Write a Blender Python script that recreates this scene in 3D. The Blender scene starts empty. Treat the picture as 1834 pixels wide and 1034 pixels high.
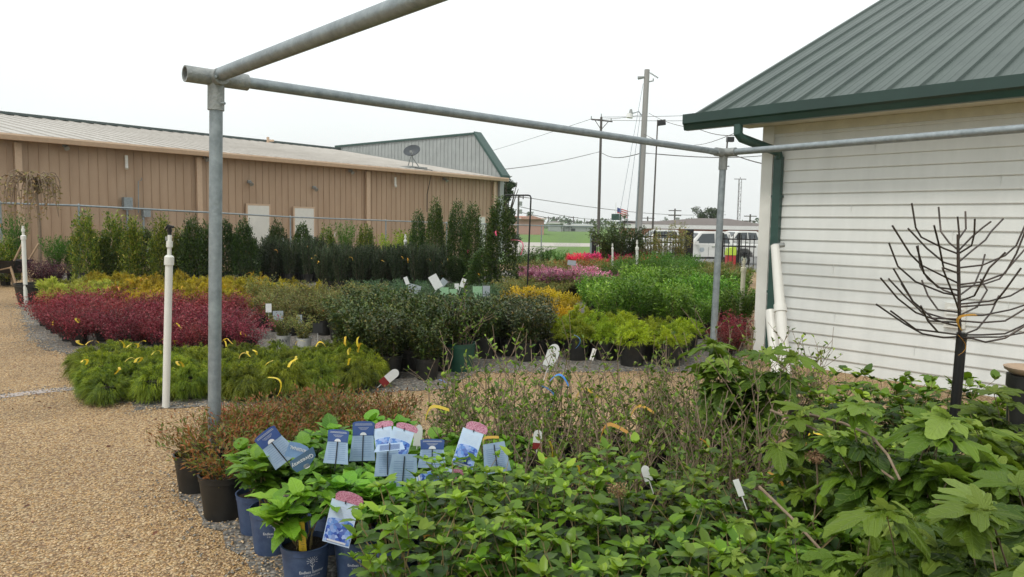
import bpy, math, random
import numpy as np
from mathutils import Vector, Matrix
R = math.radians
sc = bpy.context.scene
COL = sc.collection
# ------------------------------------------------------------------ camera
W0, H0, F0 = 1834.0, 1034.0, 1300.0
CAMZ = 1.7
PITCH = math.atan(115 / F0); ROLL = R(0.9)
Fv = Vector((0, math.cos(PITCH), -math.sin(PITCH)))
r0 = Vector((1, 0, 0)); u0 = Vector((0, math.sin(PITCH), math.cos(PITCH)))
Rv = r0 * math.cos(ROLL) + u0 * math.sin(ROLL)
Uv = -r0 * math.sin(ROLL) + u0 * math.cos(ROLL)
cd = bpy.data.cameras.new('camera'); cam = bpy.data.objects.new('camera', cd); COL.objects.link(cam)
m = Matrix.Identity(4)
for i, v in enumerate((Rv, Uv, -Fv)):
    for j in range(3): m[j][i] = v[j]
m[2][3] = CAMZ
cam.matrix_world = m
cd.sensor_width = 36; cd.lens = 36 * F0 / W0; cd.clip_end = 4000; cd.clip_start = 0.05
sc.camera = cam
# ------------------------------------------------------------------ sky and light
SUN_EL, SUN_AZ = R(56), R(215)      # azimuth clockwise from +Y: sun behind the camera, to the left
w = bpy.data.worlds.new('World'); sc.world = w; w.use_nodes = True
nt = w.node_tree; nt.nodes.clear()
sky = nt.nodes.new('ShaderNodeTexSky'); sky.sky_type = 'NISHITA'; sky.sun_disc = False
sky.sun_elevation = SUN_EL; sky.sun_rotation = SUN_AZ; sky.dust_density = 4
mx = nt.nodes.new('ShaderNodeMix'); mx.data_type = 'RGBA'; mx.inputs[0].default_value = 0.9
mx.inputs[7].default_value = (9.0, 9.45, 9.3, 1)
bg = nt.nodes.new('ShaderNodeBackground'); bg.inputs[1].default_value = 0.13
wo = nt.nodes.new('ShaderNodeOutputWorld')
wtc = nt.nodes.new('ShaderNodeTexCoord'); wsp = nt.nodes.new('ShaderNodeSeparateXYZ'); nt.links.new(wtc.outputs['Generated'], wsp.inputs[0])
wn_ = nt.nodes.new('ShaderNodeTexNoise'); wn_.inputs['Scale'].default_value = 2.2; wn_.inputs['Detail'].default_value = 4; nt.links.new(wtc.outputs['Generated'], wn_.inputs[0])
wad = nt.nodes.new('ShaderNodeMath'); wad.operation = 'MULTIPLY_ADD'; nt.links.new(wn_.outputs[0], wad.inputs[0]); wad.inputs[1].default_value = .25; nt.links.new(wsp.outputs[2], wad.inputs[2])
wrp = nt.nodes.new('ShaderNodeValToRGB'); wrp.color_ramp.elements[0].position = .1; wrp.color_ramp.elements[0].color = (.76, .785, .775, 1); wrp.color_ramp.elements[1].position = .36; wrp.color_ramp.elements[1].color = (.93, .97, .955, 1)
nt.links.new(wad.outputs[0], wrp.inputs[0]); wsc = nt.nodes.new('ShaderNodeVectorMath'); wsc.operation = 'SCALE'; wsc.inputs['Scale'].default_value = 10; nt.links.new(wrp.outputs[0], wsc.inputs[0]); nt.links.new(wsc.outputs[0], mx.inputs[7])
nt.links.new(sky.outputs[0], mx.inputs[6]); nt.links.new(mx.outputs[2], bg.inputs[0]); nt.links.new(bg.outputs[0], wo.inputs[0])
sl = bpy.data.lights.new('sun', 'SUN'); sl.energy = 1.7; sl.angle = R(9); sl.color = (1, .95, .87)
so = bpy.data.objects.new('sun', sl); COL.objects.link(so)
sd = Vector((math.sin(SUN_AZ) * math.cos(SUN_EL), math.cos(SUN_AZ) * math.cos(SUN_EL), math.sin(SUN_EL)))
so.rotation_euler = sd.to_track_quat('Z', 'Y').to_euler(); so.location = sd * 40
sc.view_settings.view_transform = 'Standard'; sc.view_settings.look = 'None'
sc.view_settings.exposure = 0.0; sc.view_settings.gamma = 1
# ------------------------------------------------------------------ placing
def ray(px, py):
    return Fv * F0 + Rv * (px - W0 / 2) + Uv * (H0 / 2 - py)
def at(px, py, d):
    v = ray(px, py); return Vector((0, 0, CAMZ)) + v * (d / v.y)
def gz(y):
    t = min(1, max(0, (y - 26) / 10)); return -0.35 * t * t * (3 - 2 * t)
def gp(px, d):
    z = gz(d); py = 402 + (CAMZ - z) * F0 / d
    for _ in range(4):
        p = at(px, py, d); py += (p.z - z) * F0 / d
    return Vector((p.x, d, z))
def on_plane(px, py, p0, u):            # the vertical plane through p0 along u
    v = ray(px, py); n = Vector((-u.y, u.x, 0)); o = Vector((0, 0, CAMZ))
    return o + v * ((Vector((p0.x, p0.y, 0)) - Vector((0, 0, 0))).dot(n) / v.dot(n))
# ------------------------------------------------------------------ materials
def nodes(name):
    mt = bpy.data.materials.new(name); mt.use_nodes = True
    return mt, mt.node_tree, mt.node_tree.nodes, mt.node_tree.links
def mat(name, c, rough=.6, metal=0, var=.12, scale=8, bump=0, bscale=60, c2=None, spec=.5, stretch=None, trans=0):
    mt, t, n, l = nodes(name); b = n['Principled BSDF']
    tc = n.new('ShaderNodeTexCoord'); mp = n.new('ShaderNodeMapping'); l.new(tc.outputs['Object'], mp.inputs[0])
    if stretch: mp.inputs['Scale'].default_value = stretch
    no = n.new('ShaderNodeTexNoise'); no.inputs['Scale'].default_value = scale; no.inputs['Detail'].default_value = 6
    no.inputs['Roughness'].default_value = .65
    l.new(mp.outputs[0], no.inputs[0])
    r = n.new('ShaderNodeValToRGB')
    a = [max(0, x * (1 - var)) for x in c]; bb = [min(1, x * (1 + var)) for x in c]
    if c2: a, bb = c, c2
    r.color_ramp.elements[0].color = (*a, 1); r.color_ramp.elements[1].color = (*bb, 1)
    r.color_ramp.elements[0].position = .3; r.color_ramp.elements[1].position = .7
    l.new(no.outputs[0], r.inputs[0]); l.new(r.outputs[0], b.inputs['Base Color'])
    b.inputs['Roughness'].default_value = rough; b.inputs['Metallic'].default_value = metal
    b.inputs['Specular IOR Level'].default_value = spec
    if bump:
        n2 = n.new('ShaderNodeTexNoise'); n2.inputs['Scale'].default_value = bscale; n2.inputs['Detail'].default_value = 4
        l.new(mp.outputs[0], n2.inputs[0])
        bp = n.new('ShaderNodeBump'); bp.inputs['Strength'].default_value = bump; bp.inputs['Distance'].default_value = .02
        l.new(n2.outputs[0], bp.inputs['Height']); l.new(bp.outputs[0], b.inputs['Normal'])
    return mt
def leafmat(name, cols, rough=.5, tr=.3, spec=.4, veins=False, ovar=.33):
    """cols: colours picked per leaf through the attribute var; a little differs from plant to plant"""
    mt, t, n, l = nodes(name); b = n['Principled BSDF']; out = n['Material Output']
    at_ = n.new('ShaderNodeAttribute'); at_.attribute_name = 'var'
    oi = n.new('ShaderNodeObjectInfo')
    r = n.new('ShaderNodeValToRGB'); cr = r.color_ramp
    while len(cr.elements) < len(cols): cr.elements.new(.5)
    for i, c in enumerate(cols):
        cr.elements[i].position = i / (len(cols) - 1) if len(cols) > 1 else 0; cr.elements[i].color = (*c, 1)
    l.new(at_.outputs['Fac'], r.inputs[0])
    hs = n.new('ShaderNodeHueSaturation')
    mr = n.new('ShaderNodeMapRange'); mr.inputs[3].default_value = 1 - ovar; mr.inputs[4].default_value = 1 + ovar
    l.new(oi.outputs['Random'], mr.inputs[0]); l.new(mr.outputs[0], hs.inputs['Value']); l.new(r.outputs[0], hs.inputs['Color'])
    m1 = n.new('ShaderNodeMath'); m1.operation = 'MULTIPLY'; l.new(oi.outputs['Random'], m1.inputs[0]); m1.inputs[1].default_value = 7.31
    m2 = n.new('ShaderNodeMath'); m2.operation = 'FRACT'; l.new(m1.outputs[0], m2.inputs[0])
    m3 = n.new('ShaderNodeMapRange'); m3.inputs[3].default_value = .485; m3.inputs[4].default_value = .512; l.new(m2.outputs[0], m3.inputs[0]); l.new(m3.outputs[0], hs.inputs['Hue'])
    colout = hs.outputs[0]
    if veins:
        uv = n.new('ShaderNodeUVMap'); uv.uv_map = 'leaf'
        sp = n.new('ShaderNodeSeparateXYZ'); l.new(uv.outputs[0], sp.inputs[0])
        ab = n.new('ShaderNodeMath'); ab.operation = 'ABSOLUTE'; l.new(sp.outputs[0], ab.inputs[0])
        ml = n.new('ShaderNodeMath'); ml.operation = 'MULTIPLY_ADD'; l.new(ab.outputs[0], ml.inputs[0]); ml.inputs[1].default_value = -.9
        l.new(sp.outputs[1], ml.inputs[2])
        sc_ = n.new('ShaderNodeMath'); sc_.operation = 'MULTIPLY'; l.new(ml.outputs[0], sc_.inputs[0]); sc_.inputs[1].default_value = 46
        si = n.new('ShaderNodeMath'); si.operation = 'SINE'; l.new(sc_.outputs[0], si.inputs[0])
        pw = n.new('ShaderNodeMapRange'); l.new(si.outputs[0], pw.inputs[0]); pw.inputs[1].default_value = .75; pw.inputs[2].default_value = 1
        mid = n.new('ShaderNodeMapRange'); l.new(ab.outputs[0], mid.inputs[0]); mid.inputs[1].default_value = .03; mid.inputs[2].default_value = .0
        mxx = n.new('ShaderNodeMath'); mxx.operation = 'MAXIMUM'; l.new(pw.outputs[0], mxx.inputs[0]); l.new(mid.outputs[0], mxx.inputs[1])
        mixc = n.new('ShaderNodeMix'); mixc.data_type = 'RGBA'
        f = n.new('ShaderNodeMath'); f.operation = 'MULTIPLY'; l.new(mxx.outputs[0], f.inputs[0]); f.inputs[1].default_value = .16
        l.new(f.outputs[0], mixc.inputs[0]); l.new(colout, mixc.inputs[6])
        mixc.inputs[7].default_value = (*[min(1, x * 1.7 + .02) for x in cols[-1]], 1); colout = mixc.outputs[2]
        bp = n.new('ShaderNodeBump'); bp.inputs['Strength'].default_value = .6; bp.inputs['Distance'].default_value = .004
        nz = n.new('ShaderNodeTexNoise'); nz.inputs['Scale'].default_value = 14; l.new(uv.outputs[0], nz.inputs[0])
        sb = n.new('ShaderNodeMath'); sb.operation = 'SUBTRACT'; l.new(nz.outputs[0], sb.inputs[0]); l.new(mxx.outputs[0], sb.inputs[1])
        l.new(sb.outputs[0], bp.inputs['Height']); l.new(bp.outputs[0], b.inputs['Normal'])
    l.new(colout, b.inputs['Base Color']); b.inputs['Roughness'].default_value = rough
    b.inputs['Specular IOR Level'].default_value = spec
    tb = n.new('ShaderNodeBsdfTranslucent')
    h2 = n.new('ShaderNodeHueSaturation'); h2.inputs['Hue'].default_value = .49; h2.inputs['Value'].default_value = 1.25; l.new(colout, h2.inputs['Color']); l.new(h2.outputs[0], tb.inputs[0])
    ms = n.new('ShaderNodeMixShader'); ms.inputs[0].default_value = tr
    l.new(b.outputs[0], ms.inputs[1]); l.new(tb.outputs[0], ms.inputs[2]); l.new(ms.outputs[0], out.inputs[0])
    return mt
def gravelmat(name, cols, scale=55, patch=None):
    mt, t, n, l = nodes(name); b = n['Principled BSDF']
    tc = n.new('ShaderNodeTexCoord')
    wn = n.new('ShaderNodeTexNoise'); wn.inputs['Scale'].default_value = 30; l.new(tc.outputs['Object'], wn.inputs[0])
    ad = n.new('ShaderNodeMix'); ad.data_type = 'RGBA'; ad.inputs[0].default_value = .012; l.new(tc.outputs['Object'], ad.inputs[6]); l.new(wn.outputs[1], ad.inputs[7])
    v = n.new('ShaderNodeTexVoronoi'); v.inputs['Scale'].default_value = scale; l.new(ad.outputs[2], v.inputs['Vector'])
    sp = n.new('ShaderNodeSeparateColor'); l.new(v.outputs['Color'], sp.inputs[0])
    r = n.new('ShaderNodeValToRGB'); cr = r.color_ramp; cr.interpolation = 'CONSTANT'
    while len(cr.elements) < len(cols): cr.elements.new(.5)
    for i, c in enumerate(cols): cr.elements[i].position = i / len(cols); cr.elements[i].color = (*c, 1)
    l.new(sp.outputs[0], r.inputs[0])
    no = n.new('ShaderNodeTexNoise'); no.inputs['Scale'].default_value = .9; no.inputs['Detail'].default_value = 5; l.new(tc.outputs['Object'], no.inputs[0])
    mr = n.new('ShaderNodeMapRange'); mr.inputs[1].default_value = .3; mr.inputs[2].default_value = .7; mr.inputs[3].default_value = .74; mr.inputs[4].default_value = 1.14
    l.new(no.outputs[0], mr.inputs[0])
    e = n.new('ShaderNodeMapRange'); l.new(v.outputs['Distance'], e.inputs[0]); e.inputs[1].default_value = .35; e.inputs[2].default_value = .75; e.inputs[3].default_value = 1; e.inputs[4].default_value = .5
    mu = n.new('ShaderNodeMath'); mu.operation = 'MULTIPLY'; l.new(mr.outputs[0], mu.inputs[0]); l.new(e.outputs[0], mu.inputs[1])
    hs = n.new('ShaderNodeHueSaturation'); l.new(mu.outputs[0], hs.inputs['Value']); l.new(r.outputs[0], hs.inputs['Color'])
    l.new(hs.outputs[0], b.inputs['Base Color']); b.inputs['Roughness'].default_value = .8
    sb = n.new('ShaderNodeMath'); sb.operation = 'SUBTRACT'; sb.inputs[0].default_value = 1; l.new(v.outputs['Distance'], sb.inputs[1])
    bp = n.new('ShaderNodeBump'); bp.inputs['Strength'].default_value = .9; bp.inputs['Distance'].default_value = .012
    l.new(sb.outputs[0], bp.inputs['Height']); l.new(bp.outputs[0], b.inputs['Normal'])
    return mt
# ------------------------------------------------------------------ mesh building
class MB:
    def __init__(s): s.v = []; s.f = []
    def quad(s, *p):
        k = len(s.v); s.v += [tuple(q) for q in p]; s.f.append(tuple(range(k, k + len(p)))); return s
    def box(s, c, size, rot=None):
        k = len(s.v); M = rot if rot is not None else Matrix.Identity(3)
        for x in (-1, 1):
            for y in (-1, 1):
                for z in (-1, 1):
                    s.v.append(tuple(Vector(c) + M @ Vector((x * size[0] / 2, y * size[1] / 2, z * size[2] / 2))))
        for f in ((0, 1, 3, 2), (4, 6, 7, 5), (0, 4, 5, 1), (2, 3, 7, 6), (0, 2, 6, 4), (1, 5, 7, 3)):
            s.f.append(tuple(k + i for i in f))
        return s
    def tube(s, pts, rad, n=8, cap=True):
        pts = [Vector(p) for p in pts]
        if not hasattr(rad, '__len__'): rad = [rad] * len(pts)
        k = len(s.v); pr = None
        for i, p in enumerate(pts):
            t = (pts[min(i + 1, len(pts) - 1)] - pts[max(i - 1, 0)]).normalized()
            if pr is None:
                a = Vector((0, 0, 1)) if abs(t.z) < .9 else Vector((1, 0, 0)); pr = t.cross(a).normalized()
            else:
                pr = (pr - t * pr.dot(t)).normalized()
            q = t.cross(pr)
            for j in range(n):
                an = 2 * math.pi * j / n
                s.v.append(tuple(p + (pr * math.cos(an) + q * math.sin(an)) * rad[i]))
        for i in range(len(pts) - 1):
            for j in range(n):
                a = k + i * n + j; b = k + i * n + (j + 1) % n
                s.f.append((a, b, b + n, a + n))
        if cap:
            s.f.append(tuple(k + j for j in range(n))[::-1]); s.f.append(tuple(k + (len(pts) - 1) * n + j for j in range(n)))
        return s
    def lathe(s, prof, n=20, c=(0, 0, 0)):
        k = len(s.v)
        for r, z in prof:
            for j in range(n):
                a = 2 * math.pi * j / n; s.v.append((c[0] + r * math.cos(a), c[1] + r * math.sin(a), c[2] + z))
        for i in range(len(prof) - 1):
            for j in range(n):
                a = k + i * n + j; b = k + i * n + (j + 1) % n
                s.f.append((a, b, b + n, a + n))
        return s
    def extrude(s, prof, a, b, o, n, up=Vector((0, 0, 1))):
        """closed profile of (offset along n, z) swept from a to b"""
        k = len(s.v)
        for P in (a, b):
            for (q, z) in prof: s.v.append(tuple(Vector(P) + n * q + up * z))
        m = len(prof)
        for i in range(m):
            j = (i + 1) % m; s.f.append((k + i, k + j, k + m + j, k + m + i))
        s.f.append(tuple(k + i for i in range(m))[::-1]); s.f.append(tuple(k + m + i for i in range(m)))
        return s
    def mesh(s, name, mt, smooth=False, recalc=True):
        me = bpy.data.meshes.new(name); me.from_pydata(s.v, [], s.f); me.materials.append(mt)
        if smooth:
            me.polygons.foreach_set('use_smooth', [True] * len(me.polygons))
            me.set_sharp_from_angle(angle=R(42))
        me.update(); return me
    def build(s, name, mt, parent=None, smooth=False):
        return link(name, s.mesh(name, mt, smooth), parent)
def link(name, me, parent=None):
    o = bpy.data.objects.new(name, me); COL.objects.link(o)
    if parent is not None: o.parent = parent
    return o
def tag(o, label=None, cat=None, group=None, kind=None):
    if label: o['label'] = label
    if cat: o['category'] = cat
    if group: o['group'] = group
    if kind: o['kind'] = kind
    return o
def thing(name, label, cat, loc=(0, 0, 0), rz=0, group=None, scale=1):
    o = bpy.data.objects.new(name, None); COL.objects.link(o); o.empty_display_size = .1
    o.location = loc; o.rotation_euler = (0, 0, rz); o.scale = (scale, scale, scale)
    return tag(o, label, cat, group)
# ------------------------------------------------------------------ leaves
def T_rhomb(wd=.5, fold=.12):
    return np.array([(0, 0, 0), (wd / 2, .45, fold), (0, 1, 0), (-wd / 2, .45, fold)], float), [(0, 1, 2), (0, 2, 3)]
def T_oval(wd=.5, fold=.1, droop=.15):
    v = [(0, 0, 0)]; f = []
    for t, ww in ((.3, .85), (.68, .8)):
        z = -droop * t * t
        v += [(-wd / 2 * ww, t, z + fold), (0, t + .03, z), (wd / 2 * ww, t, z + fold)]
    v.append((0, 1, -droop)); f = [(0, 2, 1), (0, 3, 2), (1, 2, 5), (1, 5, 4), (2, 3, 6), (2, 6, 5), (4, 5, 7), (5, 6, 7)]
    return np.array(v, float), f
def T_hyd(wd=.62, fold=.09, droop=.35, ns=8, ser=.05):
    v = []; f = []
    for i in range(ns + 1):
        t = i / ns; ww = wd / 2 * (math.sin(math.pi * t ** .8) ** .75) * (1 + (ser if i % 2 else -ser)) if 0 < i < ns else .004
        z = .12 * t - droop * t * t
        rip = .02 * math.sin(i * 2.1)
        v += [(-ww, t, z + fold * ww / (wd / 2) + rip), (0, t, z), (ww, t, z + fold * ww / (wd / 2) - rip)]
    for i in range(ns):
        a = i * 3
        for q in (0, 1):
            f += [(a + q, a + q + 1, a + q + 4), (a + q, a + q + 4, a + q + 3)]
    return np.array(v, float), f
def T_oak(seed=0, na=72):
    rr = random.Random(seed); v = []; f = []
    c = (0, .12, 0)
    lobes = [(0, 1.0), (46, .82), (-46, .82), (100, .58), (-100, .58)]
    lobes = [(a + rr.uniform(-6, 6), l * rr.uniform(.9, 1.1)) for a, l in lobes]
    def rad(th):
        best = .2
        for a, l in lobes:
            d = abs(th - a)
            wl = 30 if abs(a) < 20 else 25
            g = l * (1 - (d / (wl * 1.35)) ** 1.6) if d < wl * 1.35 else 0
            best = max(best, g, .42 - .0016 * abs(th))
        best *= 1 + .07 * abs(math.sin(R(th) * 17)) * (1 if best > .35 else 0)
        return best * .9
    v.append((0, .12, 0)); rings = (.3, .62, 1)
    ths = [-158 + 316 * i / (na - 1) for i in range(na)]
    for s in rings:
        for th in ths:
            r = rad(th) * s if s == 1 else min(rad(th), .9) * s
            x = math.sin(R(th)) * r; y = .12 + math.cos(R(th)) * r
            vein = min(abs(th - a) for a, l in lobes)
            z = -.33 * (x * x + max(0, y - .1) ** 2) + .05 * min(1, vein / 20) * s * (.5 + r) - .03 * math.sin(th * .35) * s
            v.append((x, y, z))
    for j in range(na - 1):
        f.append((0, 1 + j + 1, 1 + j))
        for k in range(2):
            a = 1 + k * na + j; b = a + na
            f += [(a, a + 1, b + 1), (a, b + 1, b)]
    return np.array(v, float), f
TR, TR2, TO, TOW = T_rhomb(), T_rhomb(.3, .05), T_oval(), T_oval(.7, .08, .2)
TH = [T_hyd(), T_hyd(.56, .06, .5), T_hyd(.68, .12, .2)]
TK = [T_oak(i) for i in range(4)]
def unit(a): return a / np.maximum(1e-6, np.linalg.norm(a, axis=1))[:, None]
class LB:
    def __init__(s): s.V = []; s.F = []; s.A = []; s.UV = []; s.n = 0
    def leaves(s, T, P, D, N, S, var, wz=None):
        tv, tf = T; tv = np.asarray(tv); tf = np.asarray(tf); n = len(P); k = len(tv)
        D = unit(D); X = unit(np.cross(D, N)); Z = np.cross(X, D)
        zz = 1 if wz is None else wz[:, None, None]
        V = P[:, None, :] + S[:, None, None] * (tv[None, :, 0:1] * X[:, None, :] + tv[None, :, 1:2] * D[:, None, :] + tv[None, :, 2:3] * zz * Z[:, None, :])
        F = (tf[None] + (np.arange(n) * k)[:, None, None]) + s.n
        s.V.append(V.reshape(-1, 3)); s.F.append(F.reshape(-1, 3)); s.n += n * k
        s.A.append(np.repeat(var, len(tf))); s.UV.append(np.tile(tv[:, :2][tf.reshape(-1)], (n, 1)))
    def strips(s, C, Wd, var, taper=True):
        """C: n x k x 3 centre lines, Wd: n x 3 half-width vectors"""
        n, k, _ = C.shape
        tp = np.linspace(1, .25, k) if taper else np.ones(k)
        A = C + Wd[:, None, :] * tp[None, :, None]; B = C - Wd[:, None, :] * tp[None, :, None]
        V = np.stack([A, B], 2).reshape(n, k * 2, 3)
        tf = []
        for i in range(k - 1): a = 2 * i; tf += [(a, a + 1, a + 3), (a, a + 3, a + 2)]
        tf = np.array(tf); F = tf[None] + (np.arange(n) * 2 * k)[:, None, None] + s.n
        s.V.append(V.reshape(-1, 3)); s.F.append(F.reshape(-1, 3)); s.n += n * k * 2
        s.A.append(np.repeat(var, len(tf))); s.UV.append(np.zeros((n * len(tf) * 3, 2)))
    def mesh(s, name, mt, smooth=False):
        V = np.concatenate(s.V); F = np.concatenate(s.F); A = np.concatenate(s.A); UV = np.concatenate(s.UV)
        me = bpy.data.meshes.new(name); me.vertices.add(len(V)); me.vertices.foreach_set('co', V.ravel().astype(np.float32))
        me.loops.add(F.size); me.loops.foreach_set('vertex_index', F.ravel().astype(np.int32))
        me.polygons.add(len(F)); me.polygons.foreach_set('loop_start', (np.arange(len(F)) * 3).astype(np.int32))
        if smooth: me.polygons.foreach_set('use_smooth', np.ones(len(F), bool))
        me.update(calc_edges=True)
        a = me.attributes.new('var', 'FLOAT', 'FACE'); a.data.foreach_set('value', A.astype(np.float32))
        u = me.uv_layers.new(name='leaf'); u.data.foreach_set('uv', UV.ravel().astype(np.float32))
        me.materials.append(mt); return me
def rnd(g, n): return unit(g.normal(size=(n, 3)))
def g_strands(seed, Rr, z0, H, n, L, wd, mt, up=.5, grav=.9, sub=3, low=.02):
    """mound of thin arching threads"""
    g = np.random.default_rng(seed)
    nt_ = max(12, n // 22); tt = g.uniform(0, 2 * np.pi, nt_); tp = np.arccos(g.uniform(low, 1, nt_)); tq = g.uniform(.35, 1.05, nt_) ** .7; tv = g.random(nt_); ti = g.integers(0, nt_, n)
    th = tt[ti] + g.normal(0, .10, n); ph = tp[ti] + g.normal(0, .09, n); q = tq[ti] + g.normal(0, .05, n)
    D = np.stack([np.cos(th) * np.sin(ph), np.sin(th) * np.sin(ph), np.cos(ph)], 1)
    lump = 1 + .16 * np.sin(th * 3 + seed) + .12 * np.sin(th * 7 + ph * 5)
    P = D * np.array([Rr, Rr, H])[None] * (q * lump * .8)[:, None]; P[:, 2] += z0
    lb = LB()
    for k in range(sub):
        dd = unit(D * .9 + rnd(g, n) * .45 + np.array([0, 0, up])); ll = L * g.uniform(.6, 1.3, n)
        t = np.linspace(0, 1, 5)
        C = P[:, None, :] + dd[:, None, :] * (ll[:, None] * t[None])[:, :, None]
        C[:, :, 2] -= grav * ll[:, None] * (t ** 2)[None]
        C[:, :, 2] = np.maximum(C[:, :, 2], .02)
        Wv = unit(np.cross(dd, rnd(g, n))) * wd * g.uniform(.7, 1.4, n)[:, None]
        lb.strips(C, Wv, np.clip(.5 * tv[ti] + .5 * g.random(n), 0, 1))
    return lb.mesh('foliage', mt)
def g_stems(seed, n, H, Rr, z0, thick=.004, spread=.05, mt=None, kink=.03, sides=4, lean=0):
    g = random.Random(seed); mb = MB(); out = []
    for i in range(n):
        a = g.uniform(0, 6.283); b = spread * math.sqrt(g.random()); rr = Rr * math.sqrt(g.random())
        p0 = Vector((b * math.cos(a), b * math.sin(a), z0 - .03)); top = Vector((rr * math.cos(a), rr * math.sin(a), z0 + H * g.uniform(.6, 1)))
        pts = []
        for k in range(6):
            t = k / 5; p = p0.lerp(top, t); p.x -= (top.x - p0.x) * .35 * math.sin(math.pi * t) * .5; p.y -= (top.y - p0.y) * .35 * math.sin(math.pi * t) * .5
            if 0 < k: p += Vector((g.gauss(0, kink), g.gauss(0, kink), 0)) * (.3 + t * .5)
            pts.append(p)
        out.append(pts)
        if mt: mb.tube(pts, [thick * (1.1 - .75 * k / 5) for k in range(6)], sides, cap=False)
    return out, (mb.mesh('stems', mt) if mt else None)
def g_shrub(seed, H, Rr, z0, ns, nl, T, size, mt, stemmat=None, t0=.3, off=.04, upb=.5, spread=.05, nst=14, shape=None, kink=.03, thick=.004, droop=0, varfn=None):
    """leaves along many stems that fill a crown; returns [foliage, stems]"""
    g = np.random.default_rng(seed); r = random.Random(seed)
    stems, _ = g_stems(seed, ns, H, Rr, z0, spread=spread, kink=kink)
    S = np.array([[tuple(p) for p in st] for st in stems])
    if shape:   # radius factor by height
        zt = (S[:, :, 2] - z0) / H; fac = np.interp(np.clip(zt, 0, 1), *shape)
        S[:, :, :2] *= fac[:, :, None]
    n = ns * nl; si = np.repeat(np.arange(ns), nl); t = t0 + (1 - t0) * g.random(n) ** .8; x = t * 5; i0 = np.minimum(4, x.astype(int)); fr = (x - i0)[:, None]
    P = S[si, i0] * (1 - fr) + S[si, i0 + 1] * fr
    P = P + rnd(g, n) * (off * g.random(n))[:, None]
    ax = unit(P * np.array([1, 1, 0]) + 1e-4); D = unit(ax * .8 + rnd(g, n) * .8 + np.array([0, 0, upb]))
    N = unit(rnd(g, n) * .5 + np.array([0, 0, 1.0]) + ax * .2); sz = size * g.uniform(.6, 1.25, n)
    var = np.clip(g.beta(2, 2, n), 0, 1) if varfn is None else varfn(g, P, n)
    lb = LB()
    lb.leaves(T, P, D, N, sz, var, g.uniform(.5, 2, n))
    res = [('foliage', lb.mesh('foliage', mt))]
    if stemmat:
        mb = MB()
        for st in S[:nst]: mb.tube([Vector(p) for p in st], [thick * (1.1 - .14 * k) for k in range(6)], 4, cap=False)
        res.append(('stems', mb.mesh('stems', stemmat)))
    return res
def g_hyd(seed, H, Rr, z0, ns, mt, stemmat, size=.09, nodes_=4, T=TH, tipw=4, droop=.0, nb=3):
    """broad leaves in pairs and whorls at the shoot tips"""
    g = np.random.default_rng(seed); stems, sm = g_stems(seed, ns, H, Rr, z0, thick=.0045, mt=stemmat, spread=.04, kink=.02)
    Ps, Ds, Ns, Ss, Vs = [], [], [], [], []
    for st in stems:
        ph0 = g.uniform(0, 6.28)
        for k in range(nodes_):
            t = 1 - k * .17 * g.uniform(.8, 1.2); x = max(0, t * 5); i = min(4, int(x)); p = np.array(st[i]) * (1 - (x - i)) + np.array(st[i + 1]) * (x - i)
            nl = tipw if k == 0 else 2 if k > 1 else 3
            for j in range(nl):
                an = ph0 + k * 1.57 + j * 6.283 / nl + g.normal(0, .25); el = (.55 if k == 0 else .15) + g.normal(0, .25) - droop
                Ps.append(p); Ds.append((math.cos(an) * math.cos(el), math.sin(an) * math.cos(el), math.sin(el)))
                Ns.append((-math.cos(an) * math.sin(el) + g.normal(0, .15), -math.sin(an) * math.sin(el) + g.normal(0, .15), math.cos(el) + .3))
                Ss.append(size * (.55 if k == 0 and g.random() < .5 else 1) * g.uniform(.7, 1.2)); Vs.append(min(1, max(0, g.normal(.62 if k == 0 else .35, .18))))
            if k == 0:   # little leaves of the bud
                for j in range(nb):
                    an = g.uniform(0, 6.28); Ps.append(p); Ds.append((math.cos(an) * .5, math.sin(an) * .5, .8)); Ns.append((-math.cos(an), -math.sin(an), .6)); Ss.append(size * .4); Vs.append(.9)
    lb = LB(); Ps, Ds, Ns, Ss, Vs = map(np.array, (Ps, Ds, Ns, Ss, Vs)); pick = g.integers(0, len(T), len(Ps))
    for q in range(len(T)):
        mk = pick == q
        if mk.any(): lb.leaves(T[q], Ps[mk], Ds[mk], Ns[mk], Ss[mk], Vs[mk], g.uniform(.5, 1.4, mk.sum()))
    return [('foliage', lb.mesh('foliage', mt, True)), ('stems', sm)]
# ------------------------------------------------------------------ shared materials
M = {}
M['pot'] = mat('black_plastic', (.007, .008, .008), .45, var=.4, scale=14, c2=(.022, .021, .019))
M['potblue'] = mat('blue_plastic', (.025, .047, .11), .5, scale=22, c2=(.055, .09, .17))
M['potgreen'] = mat('green_plastic', (.015, .07, .045), .45, scale=9, var=.2)
M['potgrey'] = mat('grey_plastic', (.45, .46, .44), .5, scale=9, var=.1)
M['soil'] = mat('potting_soil', (.012, .008, .005), .95, c2=(.05, .034, .022), scale=60, bump=.8, bscale=120)
M['twig'] = mat('twig_bark', (.16, .105, .065), .8, c2=(.26, .2, .14), scale=40)
M['twigdark'] = mat('dark_bark', (.05, .035, .025), .85, c2=(.1, .075, .05), scale=40)
M['canegreen'] = mat('green_cane', (.14, .13, .045), .7, c2=(.25, .17, .08), scale=30)
M['galv'] = mat('galvanised_steel', (.19, .22, .235), .5, .45, c2=(.31, .35, .37), scale=14, bump=.15, bscale=50)
M['cast'] = mat('cast_fitting', (.22, .24, .24), .6, .45, c2=(.36, .37, .36), scale=20, bump=.3, bscale=60)
M['pvc'] = mat('white_pvc', (.66, .66, .62), .35, var=.06, scale=5)
M['pvcy'] = mat('aged_pvc', (.6, .56, .42), .4, var=.1, scale=5)
M['blackmetal'] = mat('black_metal', (.012, .012, .013), .4, .2, var=.2)
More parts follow.
